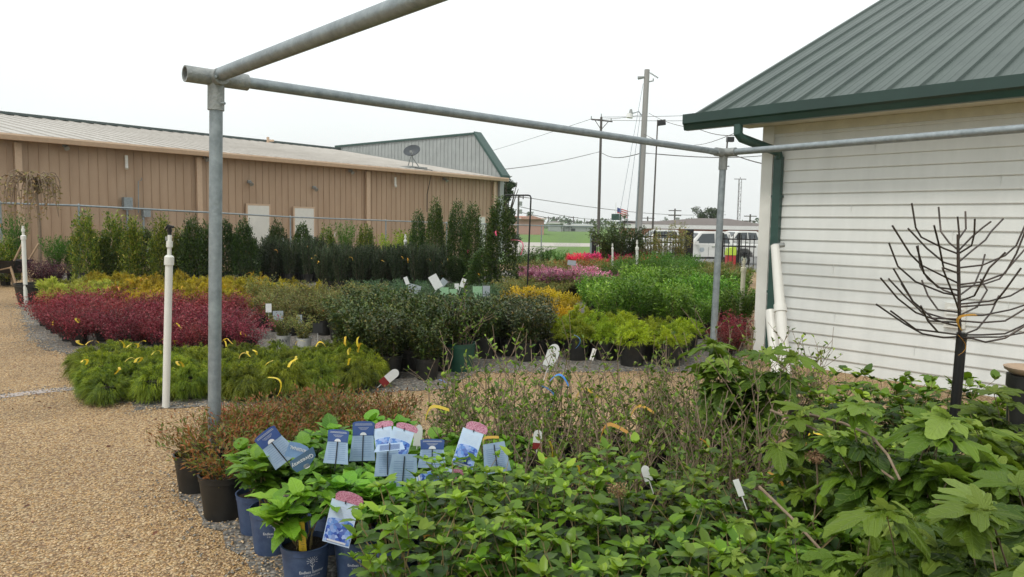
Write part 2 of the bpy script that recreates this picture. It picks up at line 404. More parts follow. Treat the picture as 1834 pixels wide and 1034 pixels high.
M['yellow'] = leafmat('yellow_tape', [(.62, .42, .02), (.72, .55, .05)], .35, .25)
M['orange'] = leafmat('orange_tape', [(.6, .3, .03), (.7, .42, .06)], .35, .25)
M['pinktape'] = leafmat('pink_tape', [(.75, .06, .12), (.8, .12, .2)], .35, .25)
M['bluetape'] = leafmat('blue_tape', [(.03, .14, .5), (.05, .22, .65)], .35, .25)
M['white'] = mat('white_card', (.7, .71, .7), .4, var=.06, scale=30)
M['greycard'] = mat('grey_card', (.33, .37, .4), .35, var=.06, scale=60)
M['greencard'] = mat('green_card', (.2, .42, .2), .4, c2=(.35, .5, .35), scale=30)
# ------------------------------------------------------------------ pots
def pot_mesh(rad, h, mt, n=22):
    b = MB(); rb = rad * .78
    b.lathe([(0, .004), (rb, .004), (rb + .002, .015), (rad * .955, h * .86), (rad * .985, h * .87), (rad * .99, h * .985), (rad * 1.02, h * .985), (rad * 1.02, h), (rad * .95, h), (rad * .92, h * .8)], n)
    return b.mesh('pot', mt, True)
def soil_mesh(rad, h, seed=0):
    r = random.Random(seed); b = MB(); k = 0; b.v.append((0, 0, h * .9)); n = 18
    for q in (.5, .93):
        for j in range(n): b.v.append((rad * q * math.cos(j * 6.2832 / n), rad * q * math.sin(j * 6.2832 / n), h * (.88 + r.uniform(-.03, .03))))
    for j in range(n):
        b.f.append((0, 1 + j, 1 + (j + 1) % n)); b.f.append((1 + j, 1 + n + j, 1 + n + (j + 1) % n, 1 + (j + 1) % n))
    return b.mesh('soil', M['soil'], True)
POT = {'s': (.105, .19), 'm': (.13, .24), 'l': (.165, .3), 'b': (.112, .235), 'x': (.2, .36)}
PM = {k: pot_mesh(r, h, M['pot']) for k, (r, h) in POT.items()}
PM['b'] = pot_mesh(*POT['b'], M['potblue'], 32)
SM = {k: soil_mesh(r, h) for k, (r, h) in POT.items()}
PMG = pot_mesh(*POT['l'], M['potgreen']); PMW = pot_mesh(*POT['m'], M['potgrey'])
# ribbons
def ribbon(mt, seed, L=.16, wd=.012):
    g = np.random.default_rng(seed); t = np.linspace(0, 1, 8); lb = LB(); C = np.zeros((1, 8, 3)); a = g.uniform(.6, 1.3)
    C[0, :, 0] = t * L * .8; C[0, :, 2] = L * (a * .5 * np.sin(t * 2.6) - .35 * t); C[0, :, 1] = .02 * np.sin(t * 5)
    lb.strips(C, np.array([[.2, 1, .35]]) * wd, np.array([.5]), False); return lb.mesh('ribbon_tag', mt, True)
RB = {k: [ribbon(M[k], i, L=.15, wd=.0105) for i in range(3)] for k in ('yellow', 'orange', 'pinktape', 'bluetape', 'white')}
ORD = ['', 'first', 'second', 'third', 'fourth', 'fifth', 'sixth', 'seventh', 'eighth', 'ninth', 'tenth', 'eleventh', 'twelfth', 'thirteenth', 'fourteenth', 'fifteenth', 'sixteenth', 'seventeenth', 'eighteenth', 'nineteenth', 'twentieth'] + ['%dth' % i for i in range(21, 60)]
def plant(name, label, cat, group, loc, rz, s, pot, variant, rib=None, rng=random, ribz=.4, ribr=.15, potm=None, sz=None):
    t = thing(name, label, cat, loc, rz, group, s)
    if sz: t.scale = (s, s, s * sz)
    if pot:
        link('pot', potm or PM[pot], t); link('soil', SM[pot], t)
    for nm, me in variant: link(nm, me, t)
    if rib:
        for k in range(rib[1]):
            a = rng.uniform(-2.8, -.3) - rz; o = link('ribbon_tag', rng.choice(RB[rib[0]]), t)
            o.location = (ribr * math.cos(a), ribr * math.sin(a), ribz * rng.uniform(.85, 1.05)); o.rotation_euler = (rng.uniform(-.4, .4), rng.uniform(-.6, .6), rng.uniform(0, 6.28))
    return t
def inside(p, poly):
    c = False; n = len(poly)
    for i in range(n):
        a, b = poly[i], poly[(i + 1) % n]
        if (a.y > p.y) != (b.y > p.y) and p.x < (b.x - a.x) * (p.y - a.y) / (b.y - a.y) + a.x: c = not c
    return c
BEDS = []
def bed(name, desc, cat, group, poly, sp, ang, pot, variants, seed, smin=.88, smax=1.12, rib=None, ribp=.3, ribz=.4, ribr=.15, spy=None, jit=.12, potm=None):
    r = random.Random(seed); P = [gp(*q) for q in poly]; BEDS.append(P)
    e1 = Vector((math.cos(R(ang)), math.sin(R(ang)), 0)); e2 = Vector((-e1.y, e1.x, 0)); spy = spy or sp * .9
    c = sum(P, Vector()) / len(P); rows = []
    for j in range(-30, 31):
        row = []
        for i in range(-40, 41):
            p = c + e1 * (i + (.5 if j % 2 else 0)) * sp + e2 * j * spy
            if inside(p, P): row.append(p + Vector((r.uniform(-1, 1), r.uniform(-1, 1), 0)) * sp * jit)
        if row: rows.append(row)
    nr = len(rows); out = []
    for j, row in enumerate(rows):
        rw = 'front' if j == 0 else 'back' if j == nr - 1 else ORD[j + 1]
        for i, p in enumerate(row):
            p.z = gz(p.y)
            lab = f"{desc}, {ORD[i + 1]} from left in the {rw} row" if len(row) > 1 else f"{desc}, alone in the {rw} row"
            rb = (rib, 1) if rib and r.random() < ribp else None
            out.append(plant(name, lab, cat, group, p, r.uniform(0, 6.28), r.uniform(smin, smax), pot, r.choice(variants), rb, r, ribz, ribr, potm, r.uniform(.93, 1.07)))
    return out
# ================================================================== GROUND
def sheet(name, poly, z, mt, kind='structure'):
    b = MB(); b.v = [(p.x, p.y, gz(p.y) + z) for p in poly]; b.f = [tuple(range(len(poly)))]
    return tag(b.build(name, mt), kind=kind)
def gridsheet(name, xs, ys, z, mt, wob=0):
    b = MB(); r = random.Random(5)
    for y in ys:
        for i, x in enumerate(xs): b.v.append((x + (r.uniform(-wob, wob) if i in (0, len(xs) - 1) else 0), y, gz(y) + z))
    n = len(xs)
    for j in range(len(ys) - 1):
        for i in range(n - 1): b.f.append((j * n + i, j * n + i + 1, (j + 1) * n + i + 1, (j + 1) * n + i))
    return tag(b.build(name, mt), kind='structure')
grass = mat('field_grass', (.07, .15, .015), .9, c2=(.115, .21, .025), scale=.35, bump=.8, bscale=6)
gridsheet('ground', [-1500, -200, 200, 1500], [-30] + list(range(20, 42)) + [60, 120, 400, 2500], 0, grass)
M['gravel'] = gravelmat('tan_gravel', [(.34, .205, .09), (.47, .31, .14), (.53, .37, .19), (.24, .135, .06), (.5, .34, .19), (.38, .26, .14), (.6, .45, .26), (.28, .18, .1), (.45, .27, .11)], 72)
M['slate'] = gravelmat('slate_gravel', [(.16, .15, .135), (.22, .21, .19), (.1, .1, .09), (.29, .27, .24), (.22, .175, .13), (.14, .13, .12)], 40)
gridsheet('gravel_yard', [-26, -10, 0, 12], [-6, 0, 10, 20] + list(range(26, 38)), .004, M['gravel'])
BLOBS = []
def blob(name, poly, z, mt, amp=.12, seed=0):
    r = random.Random(seed); P = [gp(*q) for q in poly]; out = []
    for i, a in enumerate(P):
        b = P[(i + 1) % len(P)]; n = max(1, int((b - a).length / .12))
        for k in range(n):
            q = a.lerp(b, k / n); out.append(q + Vector((r.gauss(0, amp * .2), r.gauss(0, amp * .2), 0)))
    BLOBS.append(out); return sheet(name, out, z, mt)
blob('slate_gravel', [(315, 4.7), (345, 4.2), (385, 3.75), (460, 3.3), (470, 2.6), (900, 2.0), (1750, 2.2), (1500, 5.3), (1350, 5.6), (900, 5.2), (700, 5.4), (420, 5.5)], .008, M['slate'], .16, 1)
blob('slate_gravel', [(45, 10.6), (75, 9.3), (190, 8.6), (150, 7.4), (238, 6.3), (420, 6.5), (560, 6.75), (650, 7.15), (800, 7.3), (850, 8.2), (1260, 8.4), (1330, 8.9), (1340, 30), (100, 22), (30, 16)], .008, M['slate'], .2, 2)
blob('wet_rut', [(-60, 6.62), (20, 6.85), (60, 7.0), (150, 7.2), (150, 7.08), (70, 6.86), (20, 6.72), (-60, 6.5)], .008, mat('wet_fine_gravel', (.3, .25, .23), .4, c2=(.42, .36, .33), scale=25, bump=.5, bscale=90), .05, 3)
# loose pebbles lying on the yard near the viewer
def pebbles():
    g = np.random.default_rng(3); n = 15000
    d = 3.0 + 7.5 * g.random(n) ** 1.3; px = g.uniform(-40, 560, n)
    P = np.array([tuple(gp(a, b)) for a, b in zip(px, d)]); P[:, 2] += .006
    keep = np.ones(n, bool)
    ph = (1 + 5 ** .5) / 2
    iv = unit(np.array([(-1, ph, 0), (1, ph, 0), (-1, -ph, 0), (1, -ph, 0), (0, -1, ph), (0, 1, ph), (0, -1, -ph), (0, 1, -ph), (ph, 0, -1), (ph, 0, 1), (-ph, 0, -1), (-ph, 0, 1)], float))
    fa = [(0, 11, 5), (0, 5, 1), (0, 1, 7), (0, 7, 10), (0, 10, 11), (1, 5, 9), (5, 11, 4), (11, 10, 2), (10, 7, 6), (7, 1, 8), (3, 9, 4), (3, 4, 2), (3, 2, 6), (3, 6, 8), (3, 8, 9), (4, 9, 5), (2, 4, 11), (6, 2, 10), (8, 6, 7), (9, 8, 1)]
    iv = iv * np.array([1, .72, .5])
    D = unit(g.normal(size=(n, 3)) * np.array([1, 1, .15])); lb = LB()
    lb.leaves((iv, fa), P[keep], D[keep], np.tile([0, 0, 1.], (n, 1)) + g.normal(size=(n, 3)) * .2, g.uniform(.0045, .009, n), g.random(n))
    mt, t, nn, l = nodes('pebble'); b = nn['Principled BSDF']; a = nn.new('ShaderNodeAttribute'); a.attribute_name = 'var'
    r = nn.new('ShaderNodeValToRGB'); cols = [(.3, .18, .08), (.46, .3, .14), (.54, .38, .2), (.36, .24, .14), (.62, .47, .29), (.44, .31, .18)]
    while len(r.color_ramp.elements) < 6: r.color_ramp.elements.new(.5)
    for i, c in enumerate(cols): r.color_ramp.elements[i].position = i / 5; r.color_ramp.elements[i].color = (*c, 1)
    l.new(a.outputs['Fac'], r.inputs[0]); l.new(r.outputs[0], b.inputs['Base Color']); b.inputs['Roughness'].default_value = .75
    tag(link('loose_gravel', lb.mesh('loose_gravel', mt, True)), kind='stuff')
pebbles()
def chips(name, lo, hi, dd, n, cols, seed, sz=(.006, .013)):
    g = np.random.default_rng(seed); P = []
    for k, pl in enumerate(BLOBS):
        for i in range(len(pl)):
            for _ in range(n):
                a = pl[i]; q = a + Vector((g.normal(0, dd), g.normal(0, dd), 0))
                if q.y < 14: P.append((q.x, q.y, .012))
    P = np.array(P); n = len(P); fa = [(0, 2, 4), (2, 1, 4), (1, 3, 4), (3, 0, 4), (2, 0, 5), (1, 2, 5), (3, 1, 5), (0, 3, 5)]
    iv = np.array([(1, 0, 0), (-1, 0, .1), (0, .7, 0), (.1, -.7, 0), (0, 0, .45), (0, 0, -.4)])
    D = unit(g.normal(size=(n, 3)) * np.array([1, 1, .2])); lb = LB(); lb.leaves((iv, fa), P, D, np.tile([0, 0, 1.], (n, 1)) + g.normal(size=(n, 3)) * .25, g.uniform(*sz, n), g.random(n))
    mt, t, nn, l = nodes(name); b = nn['Principled BSDF']; a = nn.new('ShaderNodeAttribute'); a.attribute_name = 'var'; r = nn.new('ShaderNodeValToRGB')
    while len(r.color_ramp.elements) < len(cols): r.color_ramp.elements.new(.5)
    for i, c in enumerate(cols): r.color_ramp.elements[i].position = i / (len(cols) - 1); r.color_ramp.elements[i].color = (*c, 1)
    l.new(a.outputs['Fac'], r.inputs[0]); l.new(r.outputs[0], b.inputs['Base Color']); b.inputs['Roughness'].default_value = .8
    tag(link(name, lb.mesh(name, mt)), kind='stuff')
chips('slate_chips', 0, 1, .13, 16, [(.12, .12, .12), (.25, .24, .22), (.18, .16, .13), (.34, .33, .31)], 5)
def litter():
    g = np.random.default_rng(12); n = 170; px = g.uniform(20, 560, n); d = g.uniform(3.4, 9.5, n); P = np.array([tuple(gp(a, b)) for a, b in zip(px, d)]); P[:, 2] += .012; lb = LB()
    lb.leaves(TO, P, unit(g.normal(size=(n, 3)) * np.array([1, 1, .2])), np.tile([0, 0, 1.], (n, 1)) + g.normal(size=(n, 3)) * .4, g.uniform(.015, .04, n), g.random(n))
    tag(link('fallen_leaves', lb.mesh('fallen_leaves', leafmat('dry_leaf', [(.06, .03, .02), (.16, .08, .04), (.25, .15, .08)], .8, .1))), kind='stuff')
litter()
chips('tan_chips', 0, 1, .1, 14, [(.36, .22, .1), (.5, .34, .18), (.6, .45, .27), (.66, .54, .38)], 6)
lot = mat('asphalt', (.16, .16, .155), .9, var=.15, scale=3)
conc = mat('pale_concrete', (.42, .39, .35), .9, var=.1, scale=1)
pts = [gp(1080, 31), gp(1700, 31), gp(1900, 100), gp(1140, 100)]
sheet('parking_lot', pts, .006, lot)
sheet('road', [gp(820, 66), gp(1120, 72), gp(1120, 84), gp(820, 84)], .006, conc)
sheet('driveway', [gp(905, 47), gp(950, 47), gp(1000, 66), gp(900, 68)], .010, conc)

# ================================================================== TAN METAL BUILDING
tan = mat('tan_metal_wall', (.335, .228, .148), .55, c2=(.42, .3, .205), scale=1.6, stretch=(1, 1, .25))
tantrim = mat('tan_trim', (.5, .36, .25), .5, var=.08)
roofm = mat('pale_metal_roof', (.36, .335, .3), .5, c2=(.46, .435, .4), scale=1.2, stretch=(1, .3, 1))
gtrim = mat('green_trim', (.025, .066, .055), .4, var=.15)
grib = mat('grey_ribbed_metal', (.27, .29, .285), .5, c2=(.34, .36, .355), scale=2)
doorw = mat('white_door', (.62, .62, .58), .5, var=.05)
EZ = 4.3
L0 = at(0, 245, 23.7); R0_ = at(893, 322, 42.25); L0.z = 0; R0_.z = 0
uB = (R0_ - L0).normalized(); nB = Vector((-uB.y, uB.x, 0))     # nB points away from the viewer
La = L0 - uB * 14; bz = -.5
BT = thing('metal_building', 'long tan metal building with pale roof behind the chain link fence', 'building', (0, 0, 0))
b = MB(); ln = (R0_ - La).length
b.box((La + R0_) / 2 + nB * 15.2 + Vector((0, 0, (EZ + bz) / 2)), (ln, 30.3, EZ - bz), Matrix.Rotation(math.atan2(uB.y, uB.x), 3, 'Z'))
k = 0; rotB = Matrix.Rotation(math.atan2(uB.y, uB.x), 3, 'Z')
for k in range(int(ln / .305)):
    p = La + uB * (.15 + k * .305) - nB * -.03; b.box(p - nB * -.022 + Vector((0, 0, (EZ + bz) / 2)), (.025, .06, EZ - bz - .1), rotB)
b.build('wall', tan, BT)
b = MB(); RZ = 6.75
rd = [La + nB * -.45, R0_ + nB * -.45, R0_ + nB * 15.2, La + nB * 15.2, R0_ + nB * 30.8, La + nB * 30.8]
for (i0, i1, i2, i3, z0_, z1_) in ((0, 1, 2, 3, EZ + .03, RZ), (3, 2, 4, 5, RZ, EZ + .03)):
    q = [rd[i0] + Vector((0, 0, z0_)), rd[i1] + Vector((0, 0, z0_)), rd[i2] + Vector((0, 0, z1_)), rd[i3] + Vector((0, 0, z1_))]
    b.quad(*q); b.quad(*[v - Vector((0, 0, .06)) for v in q][::-1])
for k in range(int(ln / .61)):
    p = La + uB * (.3 + k * .61)
    b.tube([p - nB * .45 + Vector((0, 0, EZ + .045)), p + nB * 15.2 + Vector((0, 0, RZ + .015))], .03, 4)
b.build('roof', roofm, BT)
b = MB(); b.extrude([(-.6, EZ - .16), (-.42, EZ - .16), (-.42, EZ + .04), (-.62, EZ + .04), (-.64, EZ - .02)], La, R0_ + uB * .2, 0, nB); b.build('gutter', tantrim, BT)
b = MB(); b.extrude([(14.9, RZ + .0), (15.5, RZ + .0), (15.5, RZ + .13), (14.9, RZ + .13)], La, R0_, 0, nB); b.build('ridge_cap', mat('dark_ridge', (.06, .08, .075), .5), BT)
def bw(px, py): return on_plane(px, py, L0, uB)
for px in (33, 355, 657, 884):
    p = bw(px, 330); p.z = 0; b = MB(); b.box(p - nB * .07 + Vector((0, 0, (EZ + bz) / 2 - .1)), (.2, .12, EZ - bz - .2), rotB); b.build('downspout', tantrim, BT)
for (x0, x1, y) in ((442, 480, 368), (526, 560, 373), (855, 867, 389)):
    a = bw(x0, y); c = bw(x1, y); zt = a.z; a.z = c.z = 0; md = (a + c) / 2; wd = (c - a).length
    b = MB(); b.box(md - nB * .05 + Vector((0, 0, zt / 2 - .2)), (wd, .06, zt + .4), rotB); d_ = b.build('door', doorw, BT)
    b = MB(); b.box(md - nB * .045 + Vector((0, 0, zt + .04)), (wd + .14, .07, .07), rotB)
    for s in (-1, 1): b.box(md - nB * .045 + uB * s * (wd / 2 + .035) + Vector((0, 0, zt / 2 - .2)), (.07, .07, zt + .39), rotB)
    b.build('frame', tantrim, d_)
    b = MB(); b.box(md - nB * .11 + uB * (wd / 2 - .12) + Vector((0, 0, 1.0)), (.06, .06, .14), rotB); b.build('handle', M['galv'], d_)
for (x, y) in ((224, 290), (705, 326)):
    p = bw(x, y); b = MB(); o = -nB * .12; b.tube([p + o + Vector((0, 0, .22)), p + o + Vector((0, 0, -.1)), p + o * 2.2 + Vector((-.06, 0, -.26))], [.055, .055, .06], 8); b.build('vent_hood', M['pvc'], BT)
for (x, y) in ((115, 261), (366, 282), (445, 326), (561, 336), (626, 306), (795, 321)):
    p = bw(x, y); b = MB(); b.box(p - nB * .06, (.14, .1, .12), rotB); b.tube([p - nB * .12, p - nB * .26 + Vector((0, 0, -.12))], [.05, .09], 8); b.build('flood_light', M['cast'], BT)
p = bw(225, 365); b = MB(); b.box(p - nB * .14, (.3, .22, .45), rotB); b.tube([p - nB * .12, Vector((p.x, p.y, -.3)) - nB * .12], .04, 6); b.build('meter_box', M['galv'], BT)
p = bw(254, 382); b = MB(); b.box(p - nB * .12 + uB * .1, (.26, .2, .28), rotB); b.tube([p - nB * .12, Vector((p.x, p.y, -.3)) - nB * .12], .04, 6)
b.tube([p - nB * .08 - uB * .15, bw(246, 325) - nB * .08, bw(252, 323) - nB * .08, bw(252, 319) - nB * .08], .018, 5); b.build('electric_meter', M['galv'], BT)
# grey parapet wall at the far end: stands square to the long wall
b = MB(); th_ = .35
pf = [(0, bz), (15.4, bz), (15.4, 6.95), (1.95, 6.95), (-.1, EZ + .15)]
A_ = R0_ + uB * .03; k = 0
for P in (A_, A_ + uB * th_):
    for q, z in pf: b.v.append(tuple(P + nB * q + Vector((0, 0, z))))
b.f = [(0, 1, 2, 3, 4), (9, 8, 7, 6, 5)] + [(i, (i + 1) % 5, 5 + (i + 1) % 5, 5 + i) for i in range(5)]
for i in range(46):
    q = .25 + i * .33
    if q > 15.2: break
    zt = 6.9 if q > 1.95 else EZ + .15 + (6.95 - EZ - .15) * (q + .1) / 2.05 - .1
    b.box(A_ + nB * q + Vector((0, 0, (zt + 4) / 2)), (.06, .05, zt - 4), rotB)
pw_ = b.build('parapet_wall', grib, BT)
b = MB()
for (q0, z0_, q1, z1_, hh) in ((15.5, 6.95, 1.9, 6.95, .12), (1.95, 6.93, -.35, EZ, .2)):
    p0 = A_ + nB * q0; p1 = A_ + nB * q1; o = -uB * .1; e = uB * (th_ + .3)
    v = [p0 + o + Vector((0, 0, z0_)), p1 + o + Vector((0, 0, z1_)), p1 + e + o + Vector((0, 0, z1_)), p0 + e + o + Vector((0, 0, z0_))]
    up = [q + Vector((0, 0, hh)) for q in v]; k = len(b.v); b.v += [tuple(x) for x in v + up]
    b.f += [tuple(k + i for i in f) for f in ((0, 1, 2, 3), (7, 6, 5, 4), (0, 4, 5, 1), (1, 5, 6, 2), (2, 6, 7, 3), (3, 7, 4, 0))]
b.build('coping', gtrim, pw_)
# chimney flue on the roof far left of the gable
p = at(480, 252, 47); b = MB(); b.tube([p + Vector((0, 0, -.9)), p + Vector((0, 0, .22))], .09, 8); b.box(p + Vector((.2, 0, 0)), (.35, .1, .12)); b.build('flue', tantrim, BT)
# satellite dish
p = bw(760, 303) + nB * .9
t = thing('satellite_dish', 'grey satellite dish on a flat sled at the edge of the pale roof', 'satellite dish', p)
b = MB(); b.box((0, 0, .02), (1.25, .9, .24), rotB); b.build('sled', M['cast'], t)
b = MB(); cz = at(761, 273, p.y).z - p.z
for a, c in (((-.3, .25, .1), (-.1, .0, cz - .25)), ((.35, .25, .1), (.0, 0, cz - .3)), ((0, 0, .1), (0, 0, cz))): b.tube([a, c], .025, 6)
b.build('mast', M['cast'], t)
b = MB(); prof = [(.02 + r_ * .46, -.12 + .24 * r_ * r_) for r_ in [i / 6 for i in range(7)]]; prof += [(x, z - .02) for x, z in prof[::-1]]
b.lathe(prof, 24); me = b.mesh('reflector', mat('dish_grey', (.07, .08, .09), .5), True); o = link('reflector', me, t); o.location = (0, -.1, cz); o.rotation_euler = (R(48), 0, R(-15)); o.scale = (.95, .85, 1)
b = MB(); b.tube([(0, -.1, cz - .3), (.0, -.65, cz - .08)], .02, 6); b.box((0, -.68, cz - .04), (.1, .12, .1)); b.build('feed_arm', M['cast'], t)
p0 = bw(762, 306) - nB * .5; pe = bw(762, 380) - nB * .12
b = MB(); b.tube([p + Vector((0, -.4, .1)), p0, pe + Vector((0, 0, .9)), pe], .022, 5); tag(b.build('cable', M['blackmetal']), 'black cable hanging from the satellite dish down the tan wall', 'cable')

# ================================================================== WHITE BUILDING
vinyl = mat('white_vinyl', (.6, .62, .605), .45, c2=(.69, .71, .695), scale=2.2, bump=.05, bscale=30, stretch=(2.2, 2.2, .35))
soff = mat('cream_soffit', (.56, .54, .44), .6, var=.08)
groof = mat('green_metal_roof', (.03, .052, .043), .42, c2=(.056, .083, .07), scale=1.5, stretch=(1, 1, .3), metal=.25)
ggut = mat('green_gutter', (.012, .038, .03), .28, var=.2, scale=2)
Wp = gp(1420, 9.0); uW = Vector((.668, -.744, 0)).normalized(); nW = Vector((-uW.y, uW.x, 0)) * -1   # faces the viewer
if nW.y > 0: nW = -nW
# corner so that it projects at px 1350
best = min(((abs((Wp - uW * s).x / (Wp - uW * s).y - (1362 - 917) / F0), s) for s in [i * .01 for i in range(200)]))[1]
Wc = Wp - uW * best; WL = 7.5; HZ = 2.98
rotW = Matrix.Rotation(math.atan2(uW.y, uW.x), 3, 'Z')
WB = thing('white_building', 'white vinyl sided building with a green metal roof on the right', 'building', (0, 0, 0))
b = MB(); ex = .142; n = int(HZ / ex) + 1; prof = [(-.3, 0)]
for i in range(n):
    z = i * ex; prof += [(.02, z), (.022, z + .008), (.004, min(HZ, z + ex - .001)), (.002, min(HZ, z + ex))]
prof.append((-.3, HZ)); b.extrude(prof, Wc, Wc + uW * WL, 0, nW)
for (s, i) in ((.12 + 1.0, 13), (1.35, 18), (.95, 8), (1.0, 4), (2.6, 15), (2.2, 11), (2.75, 6), (3.1, 2), (1.9, 2), (3.3, 17), (2.9, 19), (2.0, 8)):
    b.box(Wc + uW * s + nW * .014 + Vector((0, 0, (i + .5) * ex)), (.004, .012, ex), rotW)
b.build('siding', vinyl, WB)
# the side wall that turns back, and the gable above it
vg = -nW; sideL = 12.4
b = MB(); prof2 = [(-.3, 0)]
for i in range(n):
    z = i * ex; prof2 += [(.016, z), (.018, z + .008), (.004, min(HZ, z + ex - .001)), (.002, min(HZ, z + ex))]
prof2.append((-.3, HZ)); b.extrude(prof2, Wc + vg * .02, Wc + vg * sideL, 0, -uW); b.build('side_siding', vinyl, WB)
b = MB(); g0 = Wc + Vector((0, 0, HZ)); SL = .47
b.quad(g0, g0 + vg * sideL, g0 + vg * sideL / 2 + Vector((0, 0, SL * sideL / 2))); b.build('gable_siding', vinyl, WB)
b = MB(); b.box(Wc - uW * .01 + nW * .025 + uW * .055 + Vector((0, 0, HZ / 2)), (.15, .03, HZ), rotW); b.box(Wc - uW * .026 + vg * .06 + Vector((0, 0, HZ / 2)), (.03, .13, HZ - .004), rotW); b.build('corner_board', M['pvc'], WB)
OV = .5; RK = .75         # eave overhang, rake overhang
Es = Wc - uW * RK; Ee = Wc + uW * (WL + .4)
b = MB(); b.extrude([(0, HZ + .002), (OV, HZ + .002), (OV, HZ + .03), (0, HZ + .03)], Es + uW * .5, Ee, 0, nW); b.build('soffit', soff, WB)
b = MB(); b.extrude([(.02, HZ - .1), (.035, HZ - .1), (.035, HZ), (.02, HZ)], Wc, Ee, 0, nW); b.build('frieze_board', soff, WB)
b = MB(); b.extrude([(OV, HZ - .02), (OV + .02, HZ - .02), (OV + .02, HZ + .15), (OV, HZ + .15)], Es, Ee, 0, nW)
up_ = Vector((0, 0, 1)); zE = HZ + .15
def rp(s, q): return Wc + uW * s + vg * q + Vector((0, 0, zE + (q + OV) * SL))       # point on the roof
b.quad(rp(-RK, -OV), rp(-RK, sideL / 2), rp(-RK, sideL / 2) - up_ * .16, rp(-RK, -OV) - up_ * .16)
b.build('fascia', gtrim, WB)
b = MB(); tot = WL + .4 + RK; qn = sideL / 2
def roofprof():
    out = []; s = 0; pitch = .33
    while s < tot - .02:
        out += [(s, 0), (s + .010, .032), (s + .048, .032), (s + .058, 0), (s + .14, 0), (s + .15, .005), (s + .163, .005), (s + .173, 0), (s + .24, 0), (s + .25, .005), (s + .263, .005), (s + .273, 0)]
        s += pitch
    out.append((tot, 0)); return out
pr = roofprof(); nseg = 1
for q in (-OV - .06, qn):
    for (s, h) in pr: b.v.append(tuple(rp(-RK + s, q) + up_ * (h + .012)))
N_ = len(pr); b.f = [(i, i + 1, N_ + i + 1, N_ + i) for i in range(N_ - 1)]
k = len(b.v)
for q in (qn, 2 * qn + OV):
    for (s, h) in pr: b.v.append(tuple(Wc + uW * (-RK + s) + vg * q + Vector((0, 0, zE + (qn + OV - (q - qn)) * SL + h + .012))))
b.f += [(k + i, k + i + 1, k + N_ + i + 1, k + N_ + i) for i in range(N_ - 1)]
b.build('roof', groof, WB)
# gutter, K profile
b = MB(); gp_ = [(OV + .022, 0), (OV + .022, .19), (OV + .03, .19), (OV + .03, .01), (OV + .1, .01), (OV + .115, .07), (OV + .13, .095), (OV + .125, .19), (OV + .125, .2), (OV + .145, .2), (OV + .145, .085), (OV + .125, .065), (OV + .105, 0)]
gz0 = HZ - .03
b.extrude([(q, gz0 + z) for q, z in gp_], Es - uW * .08, Ee, 0, nW)
b.quad(*[Es - uW * .078 + nW * q + up_ * (gz0 + z) for q, z in ((OV + .02, 0), (OV + .105, 0), (OV + .13, .085), (OV + .14, .2), (OV + .02, .2))]); b.build('gutter', ggut, WB)
b = MB(); Ds = Wc + uW * .215; Dg = Wc - uW * .06 + nW * (OV + .07)
path = [Dg + up_ * (gz0 + .01), Dg + up_ * (gz0 - .1), Dg + nW * -.04 + up_ * (gz0 - .15) + uW * .02, Ds + nW * .1 + up_ * (gz0 - .3), Ds + nW * .065 + up_ * (gz0 - .37)]
b.tube(path, [.056] * 5, 12); b.box(Ds + nW * .06 + up_ * ((gz0 - .36) / 2), (.1, .07, gz0 - .36), rotW)
b.box(Ds + nW * .055 + up_ * 2.1, (.13, .075, .03), rotW); b.box(Ds + nW * .055 + up_ * .9, (.13, .075, .03), rotW)
b.build('downspout', gtrim, WB)
def ww(px, py): return on_plane(px, py, Wc, uW)
p = ww(1713, 565); b = MB(); b.box(p + nW * .03, (.2, .05, .26), rotW); fr = b.build('wall_vent', M['pvc'], WB)
b = MB()
for i in range(4): b.box(p + nW * .06 + up_ * (-.08 + i * .05), (.15, .03, .012), rotW)
b.build('louvres', M['white'], fr)
# white PVC pipes leaning on the wall
a = at(1388, 440, 8.75); q = gp(1408, 8.1)
t = thing('leaning_pipe', 'tall white jointed plastic pipe leaning against the green downspout', 'pipe', q)
mdp = (a - q) * .5
b = MB(); b.tube([(0, 0, 0), mdp], .062, 16); b.build('lower_pipe', M['pvc'], t)
b = MB(); b.tube([mdp - (a - q) * .01, mdp + (a - q) * .045], [.075, .07], 16); b.build('coupling', M['pvc'], t)
b = MB(); b.tube([mdp + (a - q) * .04, (a - q)], [.06, .05], 16); b.build('upper_pipe', M['pvc'], t)
b = MB(); b.tube([(a - q) + Vector((-.02, 0, -.005)), (a - q) + Vector((.11, 0, .01))], .03, 10); b.build('end_cap', M['cast'], t)
a = at(1380, 557, 8.6); q = gp(1392, 8.2)
b = MB(); b.tube([a, q], .065, 16, cap=False); b.tube([a, q], .058, 16, cap=False)
tag(b.build('pipe', M['pvc'], None, True), 'short open white plastic pipe at the foot of the leaning pipe', 'pipe')

# ================================================================== PIPE FRAME
A = at(387, 140, 4.65); B = at(1296, 274, 8.8); zf = (A.z + B.z) / 2; 
PF = thing('shade_pergola', 'tall galvanised pipe frame standing over the plant beds', 'pergola', (A.x, A.y, 0))
off = Vector((A.x, A.y, 0))
PC = at(742, 0, 3.02); PC.z = A.z; PD = at(1834, 229, 6.36); PD.z = B.z
fa = at(384, 740, 4.65); fb = at(1277, 620, 8.8)
def foot(top, mid): return top + (mid - top) * ((top.z) / (top.z - mid.z))
footA, footB = foot(A, fa), foot(B, fb)
rp_ = .040
def tb(name, p, q, r=rp_, m='galv', n=20, cap=True):
    b = MB(); b.tube([Vector(p) - off, Vector(q) - off], r, n, cap); return b.build(name, M[m], PF, True)
tb('post', footA, A - up_ * .05); tb('post', footB, B - up_ * .05)
dAB = (B - A).normalized(); dA = (PC - A).normalized(); dB = (PD - B).normalized()
